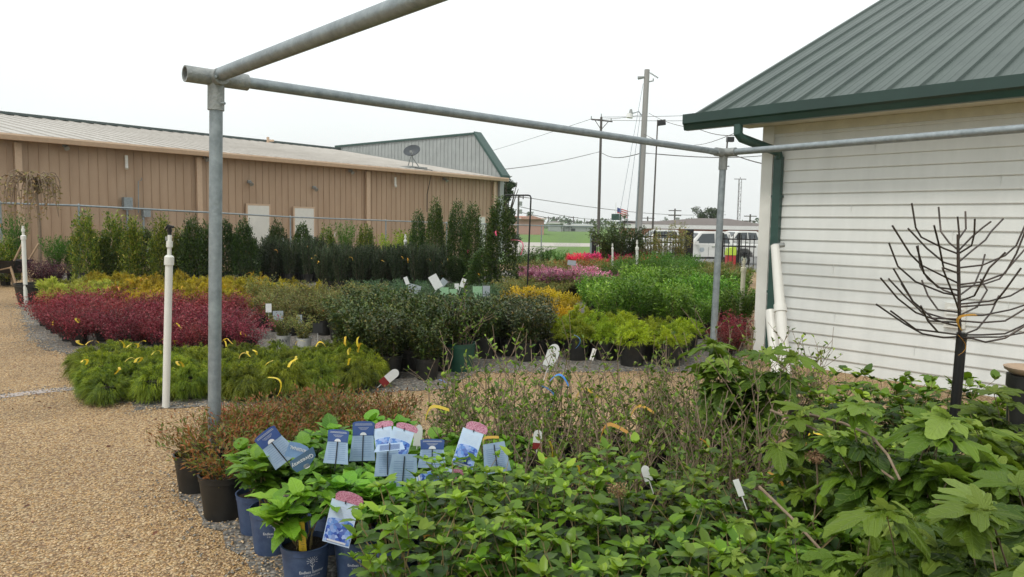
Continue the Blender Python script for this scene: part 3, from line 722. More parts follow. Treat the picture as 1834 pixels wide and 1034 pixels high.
tb('beam', A + dAB * .05, B - dAB * .04, .036); tb('beam', A + dA * .06 + up_ * .012, A + dA * 5.0, .041); tb('beam', B + dB * .08, B + dB * 8.5, .038)
def fitting(P, runs, ft):
    b = MB()
    for d, l0, l1 in runs: b.tube([P - off + d * l0, P - off + d * l1], .052, 20)
    b.tube([P - off, P - off + (ft - P).normalized() * .2], .05, 20)
    f = b.build('fitting', M['cast'], PF, True)
    for d, l0, l1 in runs:
        if l1 > .08:
            b = MB(); q = P - off + d * (l1 - .03); b.tube([q + Vector((0, -.045, -.01)), q + Vector((0, -.066, -.012))], .009, 6); b.build('bolt', M['galv'], f)
    b = MB(); q = P - off + (ft - P).normalized() * .16; b.tube([q + Vector((.04, -.02, 0)), q + Vector((.068, -.03, 0))], .009, 6)
    b.build('bolt', M['galv'], f)
fitting(A, [(dAB, -.0, .2), (dA, 0, .1)], footA)
b = MB(); b.tube([A - off - dAB * .19, A - off + dAB * .02], .05, 24, cap=False); b.tube([A - off - dAB * .19, A - off], .042, 24, cap=False)
k0 = len(b.v); b.lathe([(.05, 0), (.042, 0)], 24); rq = dAB.to_track_quat('Z', 'Y')
for i in range(k0, len(b.v)): b.v[i] = tuple(rq @ Vector(b.v[i]) + (A - off - dAB * .19))
b.build('stub_sleeve', M['cast'], PF, True)
fitting(B, [(-dAB, 0, .17), (dB, 0, .17), (dAB, 0, .07)], footB)
# small ground plates would be hidden by the plants
# ================================================================== STAND PIPES
def standpipe(px, d, top_y, label, r=.028, mt='pvc', px_top=None, head=None):
    q = gp(px, d); a = at(px_top or px, top_y, d); h = (a - q)
    t = thing('standpipe', label, 'standpipe', q)
    b = MB(); b.tube([(0, 0, 0), h * .86], r, 16); b.build('pipe', M[mt], t, True)
    b = MB(); b.tube([h * .83, h * .875], r * 1.28, 16); b.tube([h * .875, h * .885], [r * 1.28, r * .8], 16); b.build('cap', M[mt], t, True)
    b = MB(); b.tube([h * .87, h], r * .55, 12); b.tube([h * .93, h * .965], r * .85, 12); b.build('riser', M[mt], t, True)
    if head:
        c = h * 1.0
        b = MB(); b.tube([c, c + Vector((0, 0, .035))], .016, 10); b.tube([c + Vector((0, 0, .03)), c + Vector((.004, -.01, .075))], [.022, .016], 10)
        b.tube([c + Vector((-.035, 0, .05)), c + Vector((-.01, -.01, .085)), c + Vector((.04, 0, .07))], .008, 8); b.box(c + Vector((.01, 0, .07)), (.045, .03, .022)); b.build('sprinkler_head', M['blackmetal'], t)
        b = MB(); b.tube([c + Vector((-.028, 0, -.05)), c + Vector((-.028, 0, -.015))], .012, 8); b.build('valve', M['cast'], t)
    return t
standpipe(297, 6.42, 421, 'tall white plastic standpipe with black sprinkler head in front of the green cypress mounds', .0315, px_top=304, head=True)
standpipe(47, 13.9, 405, 'white standpipe in front of the dark purple shrubs', .038, px_top=41)
standpipe(1141, 17, 430, 'white standpipe behind the tall bright green shrubs', .032)
standpipe(1097, 23, 436, 'short white standpipe at the foot of the dark leafy shrub', .03)
standpipe(726, 21, 420, 'white standpipe among the yellow green bushes near the tan wall', .04)
standpipe(1325, 11.2, 462, 'yellowed standpipe with sprinkler beside the white building corner', .035, 'pvcy', px_top=1333, head=True)
# thin black hooked irrigation stand
q = gp(943, 15.5); a = at(951, 350, 15.5); c = at(904, 350, 15.5)
b = MB(); b.tube([q, a - up_ * .05, a - up_ * .01 + Vector((-.02, 0, 0)), a + Vector((-.06, 0, 0)), c], .017, 8); b.tube([at(937, 350, 15.5), at(937, 357, 15.5)], .012, 6)
tag(b.build('hook_stand', M['blackmetal']), 'thin black bent pipe stand beside the big columnar holly', 'stand')

# ================================================================== FENCES
railm = M['galv']
FP = [(-120, 358, 18.8), (0, 364, 20), (141, 368.5, 21.2), (377, 381, 24), (520, 389, 26.5), (691, 395.5, 30), (800, 399.5, 33), (870, 401.5, 35), (970, 404.4, 37.5), (1062, 406, 40)]
F3 = [at(*q) for q in FP]
CF = thing('chain_link_fence', 'long grey chain link fence between the plants and the tan building', 'fence', (F3[0].x, F3[0].y, 0)); fo = Vector((F3[0].x, F3[0].y, 0))
b = MB(); b.tube([p - fo for p in F3], .028, 8); b.build('top_rail', railm, CF, True)
for i in range(len(F3) - 1):
    a, c = F3[i], F3[i + 1]; m_ = max(1, round((c - a).length / 3.5))
    for k in range(m_):
        p = a.lerp(c, k / m_); b = MB(); b.tube([Vector((p.x, p.y, gz(p.y))) - fo, p - fo + up_ * .03], .03, 8); b.tube([p - fo + up_ * .02, p - fo + up_ * .06], [.038, .01], 8); b.build('fence_post', railm, CF, True)
b = MB()
p = F3[-1]; b.box(Vector((p.x, p.y, .55)) - fo, (.28, .12, 2.0)); b.build('rolled_end', M['galv'], CF)
b = MB(); sp_ = .075
for i in range(len(F3) - 1):
    a, c = F3[i], F3[i + 1]; Lh = (Vector((c.x, c.y, 0)) - Vector((a.x, a.y, 0))).length; dxy = Vector(((c.x - a.x), (c.y - a.y), 0)) / Lh
    s = -1.9
    while s < Lh:
        for sg in (1, -1):
            H_ = 1.85; s0, s1 = (s, s + H_) if sg == 1 else (s + H_, s); z0_, z1_ = 0.02, H_
            if min(s0, s1) >= 0 and max(s0, s1) <= Lh:
                zb = gz(a.y); zt = (a.z + c.z) / 2 - .03
                P0 = Vector((a.x, a.y, 0)) + dxy * s0 + up_ * (zb + .03) - fo; P1 = Vector((a.x, a.y, 0)) + dxy * s1 + up_ * zt - fo
                o = dxy * .0028; b.quad(P0 - o, P0 + o, P1 + o, P1 - o)
        s += sp_
b.build('mesh_fabric', M['cast'], CF)
# black iron fence
IF = thing('iron_fence', 'black iron picket fence in front of the parked white trucks', 'fence', (0, 0, 0))
i0, i1, i2 = gp(1063, 31), gp(1232, 27.5), gp(1352, 26)
def panel(a, c, zt):
    Lh = (c - a).length; d = (c - a) / Lh; b = MB(); rt = Matrix.Rotation(math.atan2(d.y, d.x), 3, 'Z'); n = int(Lh / .125)
    for i in range(n): p = a + d * (i + .5) * Lh / n; b.box((p.x, p.y, gz(p.y) + zt / 2), (.024, .024, zt), rt)
    for z in (zt - .16, zt - .42, .15): p = (a + c) / 2; b.box((p.x, p.y, gz(p.y) + z), (Lh, .034, .045), rt)
    b.build('panel', M['blackmetal'], IF)
    for p in (a,): b = MB(); b.box((p.x, p.y, gz(p.y) + zt / 2 + .03), (.07, .07, zt + .08), rt); b.build('fence_post', M['blackmetal'], IF)
for k in range(3): panel(i0.lerp(i1, k / 3), i0.lerp(i1, (k + 1) / 3), 1.55)
i3 = gp(1292, 26.7); panel(i3, i3.lerp(i2, .5), 1.45); panel(i3.lerp(i2, .5), i2, 1.45)
b = MB(); b.box((i1.x, i1.y, .7), (.28, .2, 1.85)); b.build('gate_post', M['blackmetal'], IF)
b = MB(); b.box((i0.x, i0.y, .5), (.2, .1, 1.7)); b.build('gate_post', M['blackmetal'], IF)
# ================================================================== PLANT KINDS
G = {}
G['mop'] = leafmat('cypress_green', [(.03, .055, .006), (.1, .155, .008), (.22, .285, .012), (.36, .39, .03)], .55, .3)
G['gold'] = leafmat('cypress_gold', [(.12, .13, .01), (.3, .25, .012), (.5, .39, .02), (.38, .37, .03)], .55, .3)
G['lime'] = leafmat('lime_yellow', [(.22, .28, .03), (.42, .45, .06), (.52, .52, .12)], .55, .3)
G['red'] = leafmat('barberry_red', [(.05, .015, .012), (.15, .02, .02), (.29, .035, .042), (.46, .13, .12)], .45, .3)
G['purple'] = leafmat('dark_purple', [(.02, .008, .012), (.06, .014, .025), (.1, .02, .035)], .45, .2)
G['holly'] = leafmat('holly_green', [(.012, .035, .008), (.04, .085, .012), (.1, .15, .02)], .35, .2, .5)
G['olive'] = leafmat('olive_green', [(.05, .06, .012), (.12, .14, .02), (.25, .25, .035)], .4, .25)
G['mixed'] = leafmat('holly_new_growth', [(.02, .055, .008), (.07, .13, .012), (.2, .26, .025), (.36, .28, .05)], .35, .25, .5)
G['yew'] = leafmat('yew_green', [(.008, .018, .01), (.018, .038, .015), (.045, .075, .025), (.07, .08, .04)], .6, .12)
G['bright'] = leafmat('bright_green', [(.035, .09, .01), (.08, .2, .015), (.17, .33, .03), (.34, .5, .12)], .4, .35)
G['fern'] = leafmat('feathery_green', [(.03, .09, .01), (.06, .17, .015), (.12, .26, .02)], .5, .3)
G['limegreen'] = leafmat('juniper_lime', [(.13, .2, .01), (.28, .38, .015), (.42, .52, .03)], .5, .3)
G['camel'] = leafmat('glossy_dark_green', [(.01, .026, .008), (.025, .05, .012), (.055, .08, .02), (.2, .14, .02)], .32, .12, .55)
G['glossy'] = leafmat('glossy_green', [(.01, .028, .006), (.03, .06, .01), (.075, .11, .02), (.15, .12, .02)], .38, .15, .4)
G['spirea'] = leafmat('spirea_green', [(.06, .09, .02), (.13, .17, .04), (.22, .22, .06), (.28, .16, .05)], .5, .3)
G['junip'] = leafmat('juniper_blue', [(.03, .07, .035), (.06, .12, .05), (.1, .18, .07)], .55, .2)
G['goldsp'] = leafmat('golden_leaf', [(.3, .24, .01), (.5, .38, .015), (.62, .5, .03)], .45, .35)
G['rust'] = leafmat('rusty_leaf', [(.05, .11, .012), (.13, .15, .02), (.22, .08, .025), (.36, .13, .05)], .5, .35)
G['rusty2'] = leafmat('brown_orange', [(.2, .07, .02), (.34, .11, .02), (.42, .17, .03)], .6, .2)
G['hyd'] = leafmat('hydrangea_leaf', [(.025, .08, .005), (.06, .165, .008), (.12, .28, .014), (.2, .38, .03)], .42, .3, .45, True)
G['hyd2'] = leafmat('hydrangea_leaf_plain', [(.018, .046, .003), (.052, .118, .005), (.12, .225, .008), (.26, .4, .03)], .42, .32, .45)
G['oak'] = leafmat('oakleaf', [(.025, .055, .005), (.06, .12, .008), (.11, .19, .012), (.24, .33, .06)], .5, .33, .35, True)
G['bud'] = leafmat('young_leaf', [(.045, .1, .01), (.11, .2, .015), (.24, .36, .04)], .45, .35)
G['pinkf'] = leafmat('pink_flower', [(.06, .12, .02), (.5, .16, .25), (.68, .3, .4), (.78, .45, .53)], .5, .35)
G['redf'] = leafmat('red_flower', [(.06, .12, .02), (.6, .03, .09), (.72, .06, .16), (.78, .16, .26)], .5, .35)
G['pine'] = leafmat('tree_green', [(.02, .05, .015), (.045, .085, .025), (.08, .13, .04)], .6, .2)
G['weep'] = leafmat('weeping_leaf', [(.16, .15, .05), (.26, .24, .08), (.3, .2, .08)], .5, .3)

def V(n, f): return [f(i) for i in range(n)]
K = {}
K['mop'] = V(4, lambda i: [('foliage', g_strands(i, .225, .16, .17, 3000, .075, .0019, G['mop'], up=.4, grav=.85, sub=3, low=-.55))])
K['gold'] = V(4, lambda i: [('foliage', g_strands(10 + i, .28, .12, .38, 1100, .13, .0042, G['gold'], up=.8, grav=.7, sub=3))])
K['lime'] = V(3, lambda i: [('foliage', g_strands(20 + i, .28, .18, .32, 700, .13, .0045, G['lime'], up=.9, grav=.6, sub=3))])
K['red'] = V(5, lambda i: g_shrub(30 + i, .42, .4, .08, 52, 42, TR, .03, G['red'], M['twigdark'], .15, .06, .4, nst=14, spread=.12, droop=1))
K['purple'] = V(2, lambda i: g_shrub(40 + i, .55, .42, .3, 70, 44, TR, .035, G['purple'], M['twigdark'], .1, .07, .3, nst=14))
K['holly'] = V(3, lambda i: g_shrub(50 + i, 1.05, .5, .15, 100, 52, TR, .055, G['holly'], M['twigdark'], .02, .1, .7, nst=10, spread=.32, shape=([0, .3, .55, .78, 1], [1.1, 1.1, .75, .42, .14])))
K['mixed'] = V(4, lambda i: g_shrub(60 + i, 1.15, .5, .15, 60, 64, TR, .06, G['mixed'], M['twigdark'], .01, .09, .8, nst=14, spread=.3, shape=([0, .3, .5, .7, 1], [1.05, 1.1, .75, .5, .3])))
K['column'] = V(3, lambda i: g_shrub(70 + i, 1.75, .38, .15, 90, 80, TR, .05, G['holly'], M['twigdark'], .01, .08, .9, nst=8, spread=.3, shape=([0, .25, .6, 1], [1.1, 1.1, .8, .25])))
K['yew'] = V(4, lambda i: g_shrub(80 + i, 1.0, .25, .2, 60, 60, TR2, .055, G['yew'], M['twigdark'], .05, .035, 1.6, nst=22, spread=.15, shape=([0, .3, 1], [.7, 1, 1.05]), kink=.015, thick=.005))
K['bright'] = V(4, lambda i: g_shrub(90 + i, .5, .36, .3, 70, 26, TO, .05, G['bright'], M['canegreen'], .1, .06, .6, nst=12, spread=.18))
K['fern'] = V(3, lambda i: g_shrub(100 + i, .75, .4, .25, 60, 45, TR2, .055, G['fern'], M['canegreen'], .2, .06, .6, nst=10))
K['limej'] = V(3, lambda i: [('foliage', g_strands(110 + i, .27, .26, .26, 1700, .08, .0032, G['limegreen'], up=.8, grav=.7, sub=3))])
K['camel'] = V(4, lambda i: g_shrub(120 + i, .58, .32, .27, 60, 34, TO, .05, G['glossy'], M['twigdark'], .1, .06, .5, nst=16, spread=.14))
K['camel2'] = V(3, lambda i: g_shrub(125 + i, .5, .3, .25, 60, 36, TO, .042, G['camel'], M['twigdark'], .1, .06, .5, nst=16, spread=.14))
K['spirea'] = V(4, lambda i: g_shrub(130 + i, .48, .33, .18, 44, 36, TR, .035, G['spirea'], M['twigdark'], .15, .06, .5, nst=18))
K['junip'] = V(3, lambda i: g_shrub(140 + i, .4, .34, .15, 60, 36, TR2, .04, G['junip'], M['twigdark'], .15, .05, .8, nst=8))
K['goldsp'] = V(3, lambda i: g_shrub(150 + i, .34, .3, .14, 60, 30, TR, .042, G['goldsp'], M['twigdark'], .15, .05, .8, nst=8))
K['rust'] = V(5, lambda i: g_shrub(160 + i, .3, .27, .17, 54, 24, TR2, .036, G['rust'], M['twigdark'], .2, .045, .6, nst=16, thick=.0025))
K['low'] = V(3, lambda i: g_shrub(170 + i, .3, .36, .15, 60, 26, TR, .035, G['spirea'], M['twigdark'], .15, .05, .6, nst=6))
K['lowrust'] = V(2, lambda i: g_shrub(175 + i, .28, .36, .15, 60, 26, TR, .04, G['rusty2'], M['twigdark'], .15, .05, .6, nst=6))
K['pinkf'] = V(3, lambda i: g_shrub(180 + i, .42, .33, .2, 50, 26, TR, .06, G['pinkf'], M['twigdark'], .4, .04, .6, nst=8))
K['redf'] = V(3, lambda i: g_shrub(185 + i, .5, .4, .25, 50, 26, TR, .08, G['redf'], M['twigdark'], .4, .05, .6, nst=8))
def twiggy(i):
    g = np.random.default_rng(200 + i); r = random.Random(200 + i); stems, _ = g_stems(200 + i, 19, .8, .3, .2, spread=.08, kink=.045); mb = MB(); P = []; D = []
    for q_, st in enumerate(stems):
        if q_ % 3: st[:] = [Vector((p.x * 1.1, p.y * 1.1, .2 + (p.z - .2) * .55)) for p in st]
        mb.tube(st, [.0046, .0041, .0036, .003, .0023, .0015], 5, cap=False)
        for k in range(r.randint(1, 3)):
            j = r.randint(1, 4); p = st[j]; q = p + Vector((r.uniform(-.1, .1), r.uniform(-.1, .1), r.uniform(.05, .17))); md = p.lerp(q, .5) + Vector((r.uniform(-.01, .01), r.uniform(-.01, .01), .01)); mb.tube([p, md, q], [.002, .0017, .001], 4, cap=False)
            for a in (md, q): P.append(tuple(a)); D.append((r.uniform(-1, 1), r.uniform(-1, 1), 1))
        for k in range(9):
            t = r.uniform(.3, 1) * 5; a = min(4, int(t)); p = st[a].lerp(st[a + 1], t - a)
            for s in (1, -1):
                an = r.uniform(0, 6.28); P.append(tuple(p)); D.append((math.cos(an) * .8, math.sin(an) * .8, .7))
    P = np.array(P); D = np.array(D); n = len(P); lb = LB(); lb.leaves(TO, P, D, np.tile([0, 0, 1.], (n, 1)) + g.normal(size=(n, 3)) * .4, g.uniform(.018, .045, n), g.random(n))
    return [('stems', mb.mesh('stems', M['twig'])), ('foliage', lb.mesh('foliage', G['bud']))]
K['twig'] = V(5, twiggy)
K['hyd'] = V(5, lambda i: g_hyd(210 + i, .28, .15, .2, 12, G['hyd'], M['canegreen'], .11, 3, TH, 5))
K['shoot'] = V(6, lambda i: g_hyd(220 + i, .5, .21, .2, 18, G['hyd2'], M['canegreen'], .068, 5, [TO, TOW, TH[0]], 4))
K['shoot2'] = V(4, lambda i: g_hyd(230 + i, .55, .26, .2, 14, G['hyd2'], M['canegreen'], .085, 5, [TH[0], TH[2], TOW], 4))
K['oak'] = V(4, lambda i: g_hyd(240 + i, .8, .27, .25, 13, G['oak'], M['twig'], .115, 4, TK, 3, .4, 1))
K['oakbig'] = V(3, lambda i: g_hyd(250 + i, .85, .25, .25, 12, G['oak'], M['twig'], .16, 4, TK, 3, .5, 1))

# ================================================================== BEDS
bed('mop_cypress', 'green thread cypress mound', 'cypress', 'green thread cypress mounds', [(128, 7.35), (205, 6.5), (250, 6.42), (285, 6.8), (400, 6.65), (545, 6.8), (650, 7.15), (668, 8.35), (400, 8.0), (190, 7.95)], .33, 22, 's', K['mop'], 1, .9, 1.15, 'yellow', .8, .38, .14, jit=.15)
bed('barberry', 'crimson barberry in black pot', 'barberry', 'crimson barberries', [(82, 9.9), (130, 9.5), (215, 8.95), (330, 8.7), (450, 8.8), (440, 11.9), (300, 12.2), (110, 12.2), (75, 11.3)], .45, 12, 's', K['red'], 2, .72, 1.2, 'yellow', .25, .3, .25)
bed('gold_cypress', 'golden thread cypress in the gold bed', 'cypress', 'golden thread cypresses', [(210, 13.2), (570, 13.2), (545, 16.8), (215, 17.5), (130, 17.5), (150, 15.5)], .56, 8, 's', K['gold'], 3, .75, 1.15, 'orange', .3)
bed('lime_cypress', 'lime yellow cypress beside the gold bed', 'cypress', 'lime yellow cypresses', [(88, 13.0), (205, 12.9), (200, 15.0), (95, 15.3)], .5, 8, 's', K['lime'], 4)
bed('spirea', 'loose brown green spirea', 'spirea', 'loose brown green spireas', [(455, 10.6), (640, 10.2), (690, 13.2), (560, 13.0), (455, 13.0)], .5, 10, 'm', K['spirea'], 5)
bed('camellia', 'glossy dark camellia in big black pot', 'camellia', 'glossy dark camellias', [(655, 7.45), (795, 7.6), (830, 8.7), (900, 8.9), (900, 10.3), (640, 10.3), (570, 9.9), (600, 9.2)], .46, 6, 'l', K['camel'], 6, .8, .95, 'orange', .3, .6, .33)
bed('gardenia', 'small dark green gardenia', 'gardenia', 'small dark gardenias', [(890, 8.9), (975, 8.9), (975, 10.6), (890, 10.6)], .42, 5, 'm', K['camel2'], 7, .88, 1.0)
bed('blue_juniper', 'dusty blue green juniper', 'juniper', 'dusty blue green junipers', [(645, 11.3), (885, 11.0), (885, 14.2), (650, 14.2)], .5, 5, 'm', K['junip'], 8)
bed('rusty_groundcover', 'rust orange low shrub between green shrubs', 'shrub', 'rust orange low shrubs', [(610, 10.6), (700, 10.7), (700, 11.5), (610, 11.5)], .4, 5, 's', K['lowrust'], 9)
bed('golden_spirea', 'bright golden yellow spirea', 'spirea', 'golden yellow spireas', [(895, 11.6), (1015, 11.0), (1020, 12.2), (1000, 14.2), (895, 14.2)], .45, 5, 's', K['goldsp'], 10)
bed('lime_juniper', 'lime green juniper in black pot', 'juniper', 'lime green junipers', [(975, 8.75), (1240, 8.75), (1245, 10.2), (975, 10.4)], .42, 4, 'l', K['limej'], 11, .9, 1.1)
bed('bright_shrub', 'bright fresh green shrub', 'shrub', 'bright fresh green shrubs', [(1040, 10.9), (1330, 10.6), (1335, 15), (1060, 15.5)], .56, 5, 'm', K['bright'], 12, .72, 1.15)
bed('purple_shrub', 'small purple red barberry near pipe post', 'barberry', 'purple red barberries', [(1285, 9.6), (1338, 9.4), (1338, 10.4), (1290, 10.4)], .4, 5, 's', K['red'], 13, .8, 1)
bed('low_shrub', 'low olive green shrub in wide bed', 'shrub', 'low olive green shrubs', [(940, 15.3), (1060, 15.8), (1230, 19), (1330, 19), (1335, 24), (930, 24)], .85, 5, 's', K['low'], 14, 1.1, 1.5)
bed('low_shrub', 'low olive shrub behind golden spireas', 'shrub', 'low olive shrubs behind the gold', [(890, 15.2), (1020, 15.2), (1020, 16.5), (890, 16.5)], .55, 5, 's', K['low'], 24, .9, 1.1)
bed('rusty_shrub', 'low rust red shrub beyond the pink azaleas', 'shrub', 'low rust red shrubs', [(1000, 20.5), (1075, 20.5), (1075, 24), (1010, 24)], .8, 5, 's', K['lowrust'], 15, 1.2, 1.5)
bed('pink_azalea', 'pink flowering azalea', 'azalea', 'pink flowering azaleas', [(935, 16.6), (1095, 15.8), (1100, 18.4), (940, 19.3)], .55, 5, 's', K['pinkf'], 16, .9, 1.1)
bed('red_azalea', 'crimson flowering azalea', 'azalea', 'crimson flowering azaleas', [(1020, 25), (1165, 24), (1165, 27), (1020, 29)], .95, 3, 'm', K['redf'], 17, .75, 1.0)
bed('feathery_shrub', 'feathery mid green shrub', 'shrub', 'feathery mid green shrubs', [(1078, 16), (1250, 17), (1250, 20.5), (1085, 19.5)], .8, 5, 'm', K['fern'], 18, .85, 1.1)
bed('clipped_yew', 'dark clipped upright yew in near block', 'yew', 'dark clipped upright yews', [(575, 17.5), (800, 17.5), (795, 19.3), (575, 19.3)], .46, 3, 'm', K['yew'], 19, .92, .99, 'orange', .8, .85, .3, jit=.05)
bed('clipped_yew', 'dark clipped upright yew in far block', 'yew', 'dark clipped upright yews', [(443, 19.5), (580, 19.5), (580, 21), (443, 21)], .46, 3, 'm', K['yew'], 20, .96, 1.04, 'orange', .6, .95, .24, jit=.05)
bed('rusty_nandina', 'rust tinted nandina', 'nandina', 'rust tinted nandinas', [(385, 4.75), (430, 4.25), (470, 4.15), (560, 4.4), (700, 4.5), (715, 5.35), (560, 5.5), (420, 5.2)], .31, 25, 'm', K['rust'], 21, .88, 1.05, jit=.08)
bed('bare_shrub', 'twiggy just budding shrub', 'shrub', 'twiggy budding shrubs', [(735, 4.6), (760, 4.0), (1000, 3.35), (1390, 3.2), (1440, 5.9), (1240, 5.7), (1100, 5.2), (800, 5.1)], .36, 8, 'm', K['twig'], 22, .9, 1.1)
HY = bed('blue_hydrangea', 'big leaved hydrangea in blue pot', 'hydrangea', 'hydrangeas in blue pots', [(640, 3.42), (700, 3.05), (930, 3.55), (900, 4.15), (560, 4.2), (520, 3.98), (560, 3.6)], .26, 12, 'b', K['hyd'], 23, .92, 1.08, jit=.06)
bed('leafy_hydrangea', 'many stemmed green hydrangea', 'hydrangea', 'many stemmed green hydrangeas', [(700, 2.9), (640, 2.3), (1300, 1.95), (1560, 2.6), (1560, 3.1), (930, 3.35)], .29, 8, 'm', K['shoot'], 25, .9, 1.08)
bed('wall_hydrangea', 'bushy green hydrangea near the white wall', 'hydrangea', 'bushy green hydrangeas near the white wall', [(1400, 4.2), (1560, 3.4), (1900, 3.2), (1900, 4.6), (1640, 5.3), (1420, 5.5)], .42, 10, 'm', K['shoot2'], 26, .82, 1.05)
# ---- single plants
rg = random.Random(77)
def solo(name, desc, cat, px, d, var, s=1, pot='m', sz=None, group=None, rib=None, ribz=.6, ribr=.3, potm=None):
    return plant(name, desc, cat, group, gp(px, d), rg.uniform(0, 6.28), s, pot, var, rib, rg, ribz, ribr, potm, sz)
solo('blue_hydrangea', 'big leaved hydrangea in fully visible blue pot with yellow stake, nearest', 'hydrangea', 548, 3.22, K['hyd'][0], 1, 'b', group='hydrangeas in blue pots')
solo('blue_hydrangea', 'big leaved hydrangea in blue pot with sun emblem right of the nearest', 'hydrangea', 640, 3.3, K['hyd'][1], 1, 'b', group='hydrangeas in blue pots')
solo('blue_hydrangea', 'hydrangea in plain blue pot at the gravel edge', 'hydrangea', 488, 3.62, K['hyd'][2], 1, 'b', group='hydrangeas in blue pots')
solo('rusty_nandina', 'nandina in the leftmost black pot beside the gravel', 'nandina', 352, 4.45, K['rust'][0], 1, 'm', group='rust tinted nandinas')
solo('rusty_nandina', 'nandina in nearest tall black pot next to the blue pots', 'nandina', 403, 4.05, K['rust'][2], 1.08, 'm', group='rust tinted nandinas')
solo('blue_hydrangea', 'hydrangea in the leftmost blue pot, half hidden beside black pot', 'hydrangea', 460, 3.85, K['hyd'][3], .95, 'b', group='hydrangeas in blue pots')
oaks = [(1322, 4.3, 0, 1.05, 'oakbig', 'oakleaf hydrangea standing alone in front of leaning white pipes'), (1475, 2.8, 1, .92, 'oak', 'oakleaf hydrangea behind the dead flower heads'), (1590, 2.45, 2, 1.0, 'oakbig', 'broad oakleaf hydrangea left of the metal bottle tree'),
        (1690, 2.6, 3, .8, 'oak', 'oakleaf hydrangea right below the metal bottle tree'), (1825, 2.4, 0, 1.05, 'oakbig', 'tall oakleaf hydrangea under the tan saucer'), (1600, 1.9, 1, .92, 'oakbig', 'large leaved oakleaf hydrangea at the bottom edge'),
        (1770, 1.5, 2, .98, 'oakbig', 'nearest oakleaf hydrangea with huge leaves at lower right'), (1880, 1.75, 3, 1.12, 'oak', 'oakleaf hydrangea cut by the right edge'), (1400, 2.15, 2, .75, 'oak', 'small oakleaf hydrangea among the green hydrangeas at the bottom'),
        (1790, 2.95, 1, 1.0, 'oak', 'oakleaf hydrangea just in front of the black planter'), (1540, 3.2, 3, .8, 'oak', 'oakleaf hydrangea between the wall hydrangeas and the large leaved ones')]
for px, d, v, s, kk, lab in oaks: solo('oakleaf_hydrangea', lab, 'hydrangea', px, d, K[kk][v % len(K[kk])], s, 'l', group='oakleaf hydrangeas')
# tall shrubs along the fence
for i, (px, d, ty, kk, lab) in enumerate([(10, 17.8, 418, 'mixed', 'olive shrub at the left edge behind the wheelbarrow'), (30, 19.5, 382, 'fern', 'dark feathery shrub at the left edge by the fence'), (100, 18, 422, 'fern', 'green feathery shrub left of the tall hollies'),
      (130, 18.5, 424, 'fern', 'green feathery shrub beside the first tall holly'), (155, 17.8, 366, 'mixed', 'thin spiky holly with one long leaning shoot'), (185, 18.2, 410, 'mixed', 'low holly between the spiky shoot and tall holly'), (205, 18.5, 370, 'mixed', 'tall holly in front of the electric meter box'),
      (240, 18.3, 376, 'mixed', 'tall holly just right of the meter box'), (262, 19, 400, 'holly', 'dark holly left of the sprinkler head'), (290, 18.3, 378, 'mixed', 'pale topped holly right behind the sprinkler head'), (325, 18.6, 400, 'mixed', 'holly right of the sprinkler head'),
      (347, 18.4, 380, 'holly', 'dark holly left of the big pipe post'), (372, 19, 388, 'holly', 'dark holly behind the big pipe post'), (405, 18.8, 383, 'holly', 'dark holly just right of the big pipe post'), (437, 18.8, 385, 'holly', 'broad holly in front of the first white door'),
      (497, 22, 386, 'holly', 'holly between the two white doors'), (542, 22.5, 390, 'holly', 'holly in front of the second white door'), (585, 23, 398, 'mixed', 'bushy holly right of the second white door'), (620, 23, 396, 'fern', 'loose dark shrub above the clipped yews'), (655, 23, 394, 'mixed', 'bushy shrub left of the yellow green bushes')]):
    q = gp(px, d); top = at(px, ty, d).z; hh = {'mixed': 1.4, 'holly': 1.3, 'fern': 1.0}[kk]; s = top / hh
    solo('holly' if kk != 'fern' else 'evergreen_shrub', lab, 'shrub', px, d, K[kk][i % len(K[kk])], 1.0, 'm', s, group='tall shrubs along the fence', rib=('white', 1) if i % 3 == 0 else ('orange', 1) if i % 4 == 1 else None, ribz=.8, ribr=.3)
for i, (px, d, ty, s, lab) in enumerate([(748, 20.5, 370, .9, 'shorter columnar holly left of the pair'), (779, 20.3, 350, .95, 'tall pointed columnar holly below the satellite dish'), (819, 19.5, 354, 1.05, 'columnar holly between the pointed one and white door'), (846, 19.2, 356, 1.0, 'columnar holly beside the narrow white door'),
      (895, 17.6, 348, 1.45, 'biggest columnar holly with pink ribbon'), (868, 17.9, 440, 1.35, 'low dense holly at the foot of the columns'), (812, 18.6, 455, 1.2, 'low dense holly under the columnar pair')]):
    top = at(px, ty, d).z; solo('columnar_holly', lab, 'holly', px, d, K['column'][i % 3], s, 'm', top / 1.95 / s, group='columnar hollies', rib=('pinktape', 2) if i in (4, 3) else ('orange', 1), ribz=1.2 if i == 4 else .8, ribr=.28)
K['yg'] = V(2, lambda i: g_shrub(260 + i, 1.25, .5, .2, 70, 50, TR, .06, G['limegreen'], M['canegreen'], .1, .08, .8, nst=8))
for px, d, s, lab in ((700, 21.5, .95, 'yellow green bush left of the short standpipe'), (735, 22, 1.05, 'yellow green bush behind the short standpipe')): solo('yellow_bush', lab, 'shrub', px, d, K['yg'][px % 2], s, 'm', group='yellow green bushes')
for i, (px, d, s, lab) in enumerate([(74, 14.6, 1.0, 'dark purple maple in big tub behind left standpipe'), (100, 15.2, .85, 'smaller dark purple maple right of the tub')]): solo('purple_maple', lab, 'maple', px, d, K['purple'][i], s * 1.05, 'l' if i else 'x', group='dark purple maples')
t = thing('plant_tub', 'wide low black tub behind the left standpipe', 'tub', gp(62, 14.2)); link('tub', pot_mesh(.34, .4, M['pot']), t)
link('soil', (lambda b: (b.lathe([(0, .34), (.31, .33)], 20), b.mesh('soil', M['soil']))[1])(MB()), t)
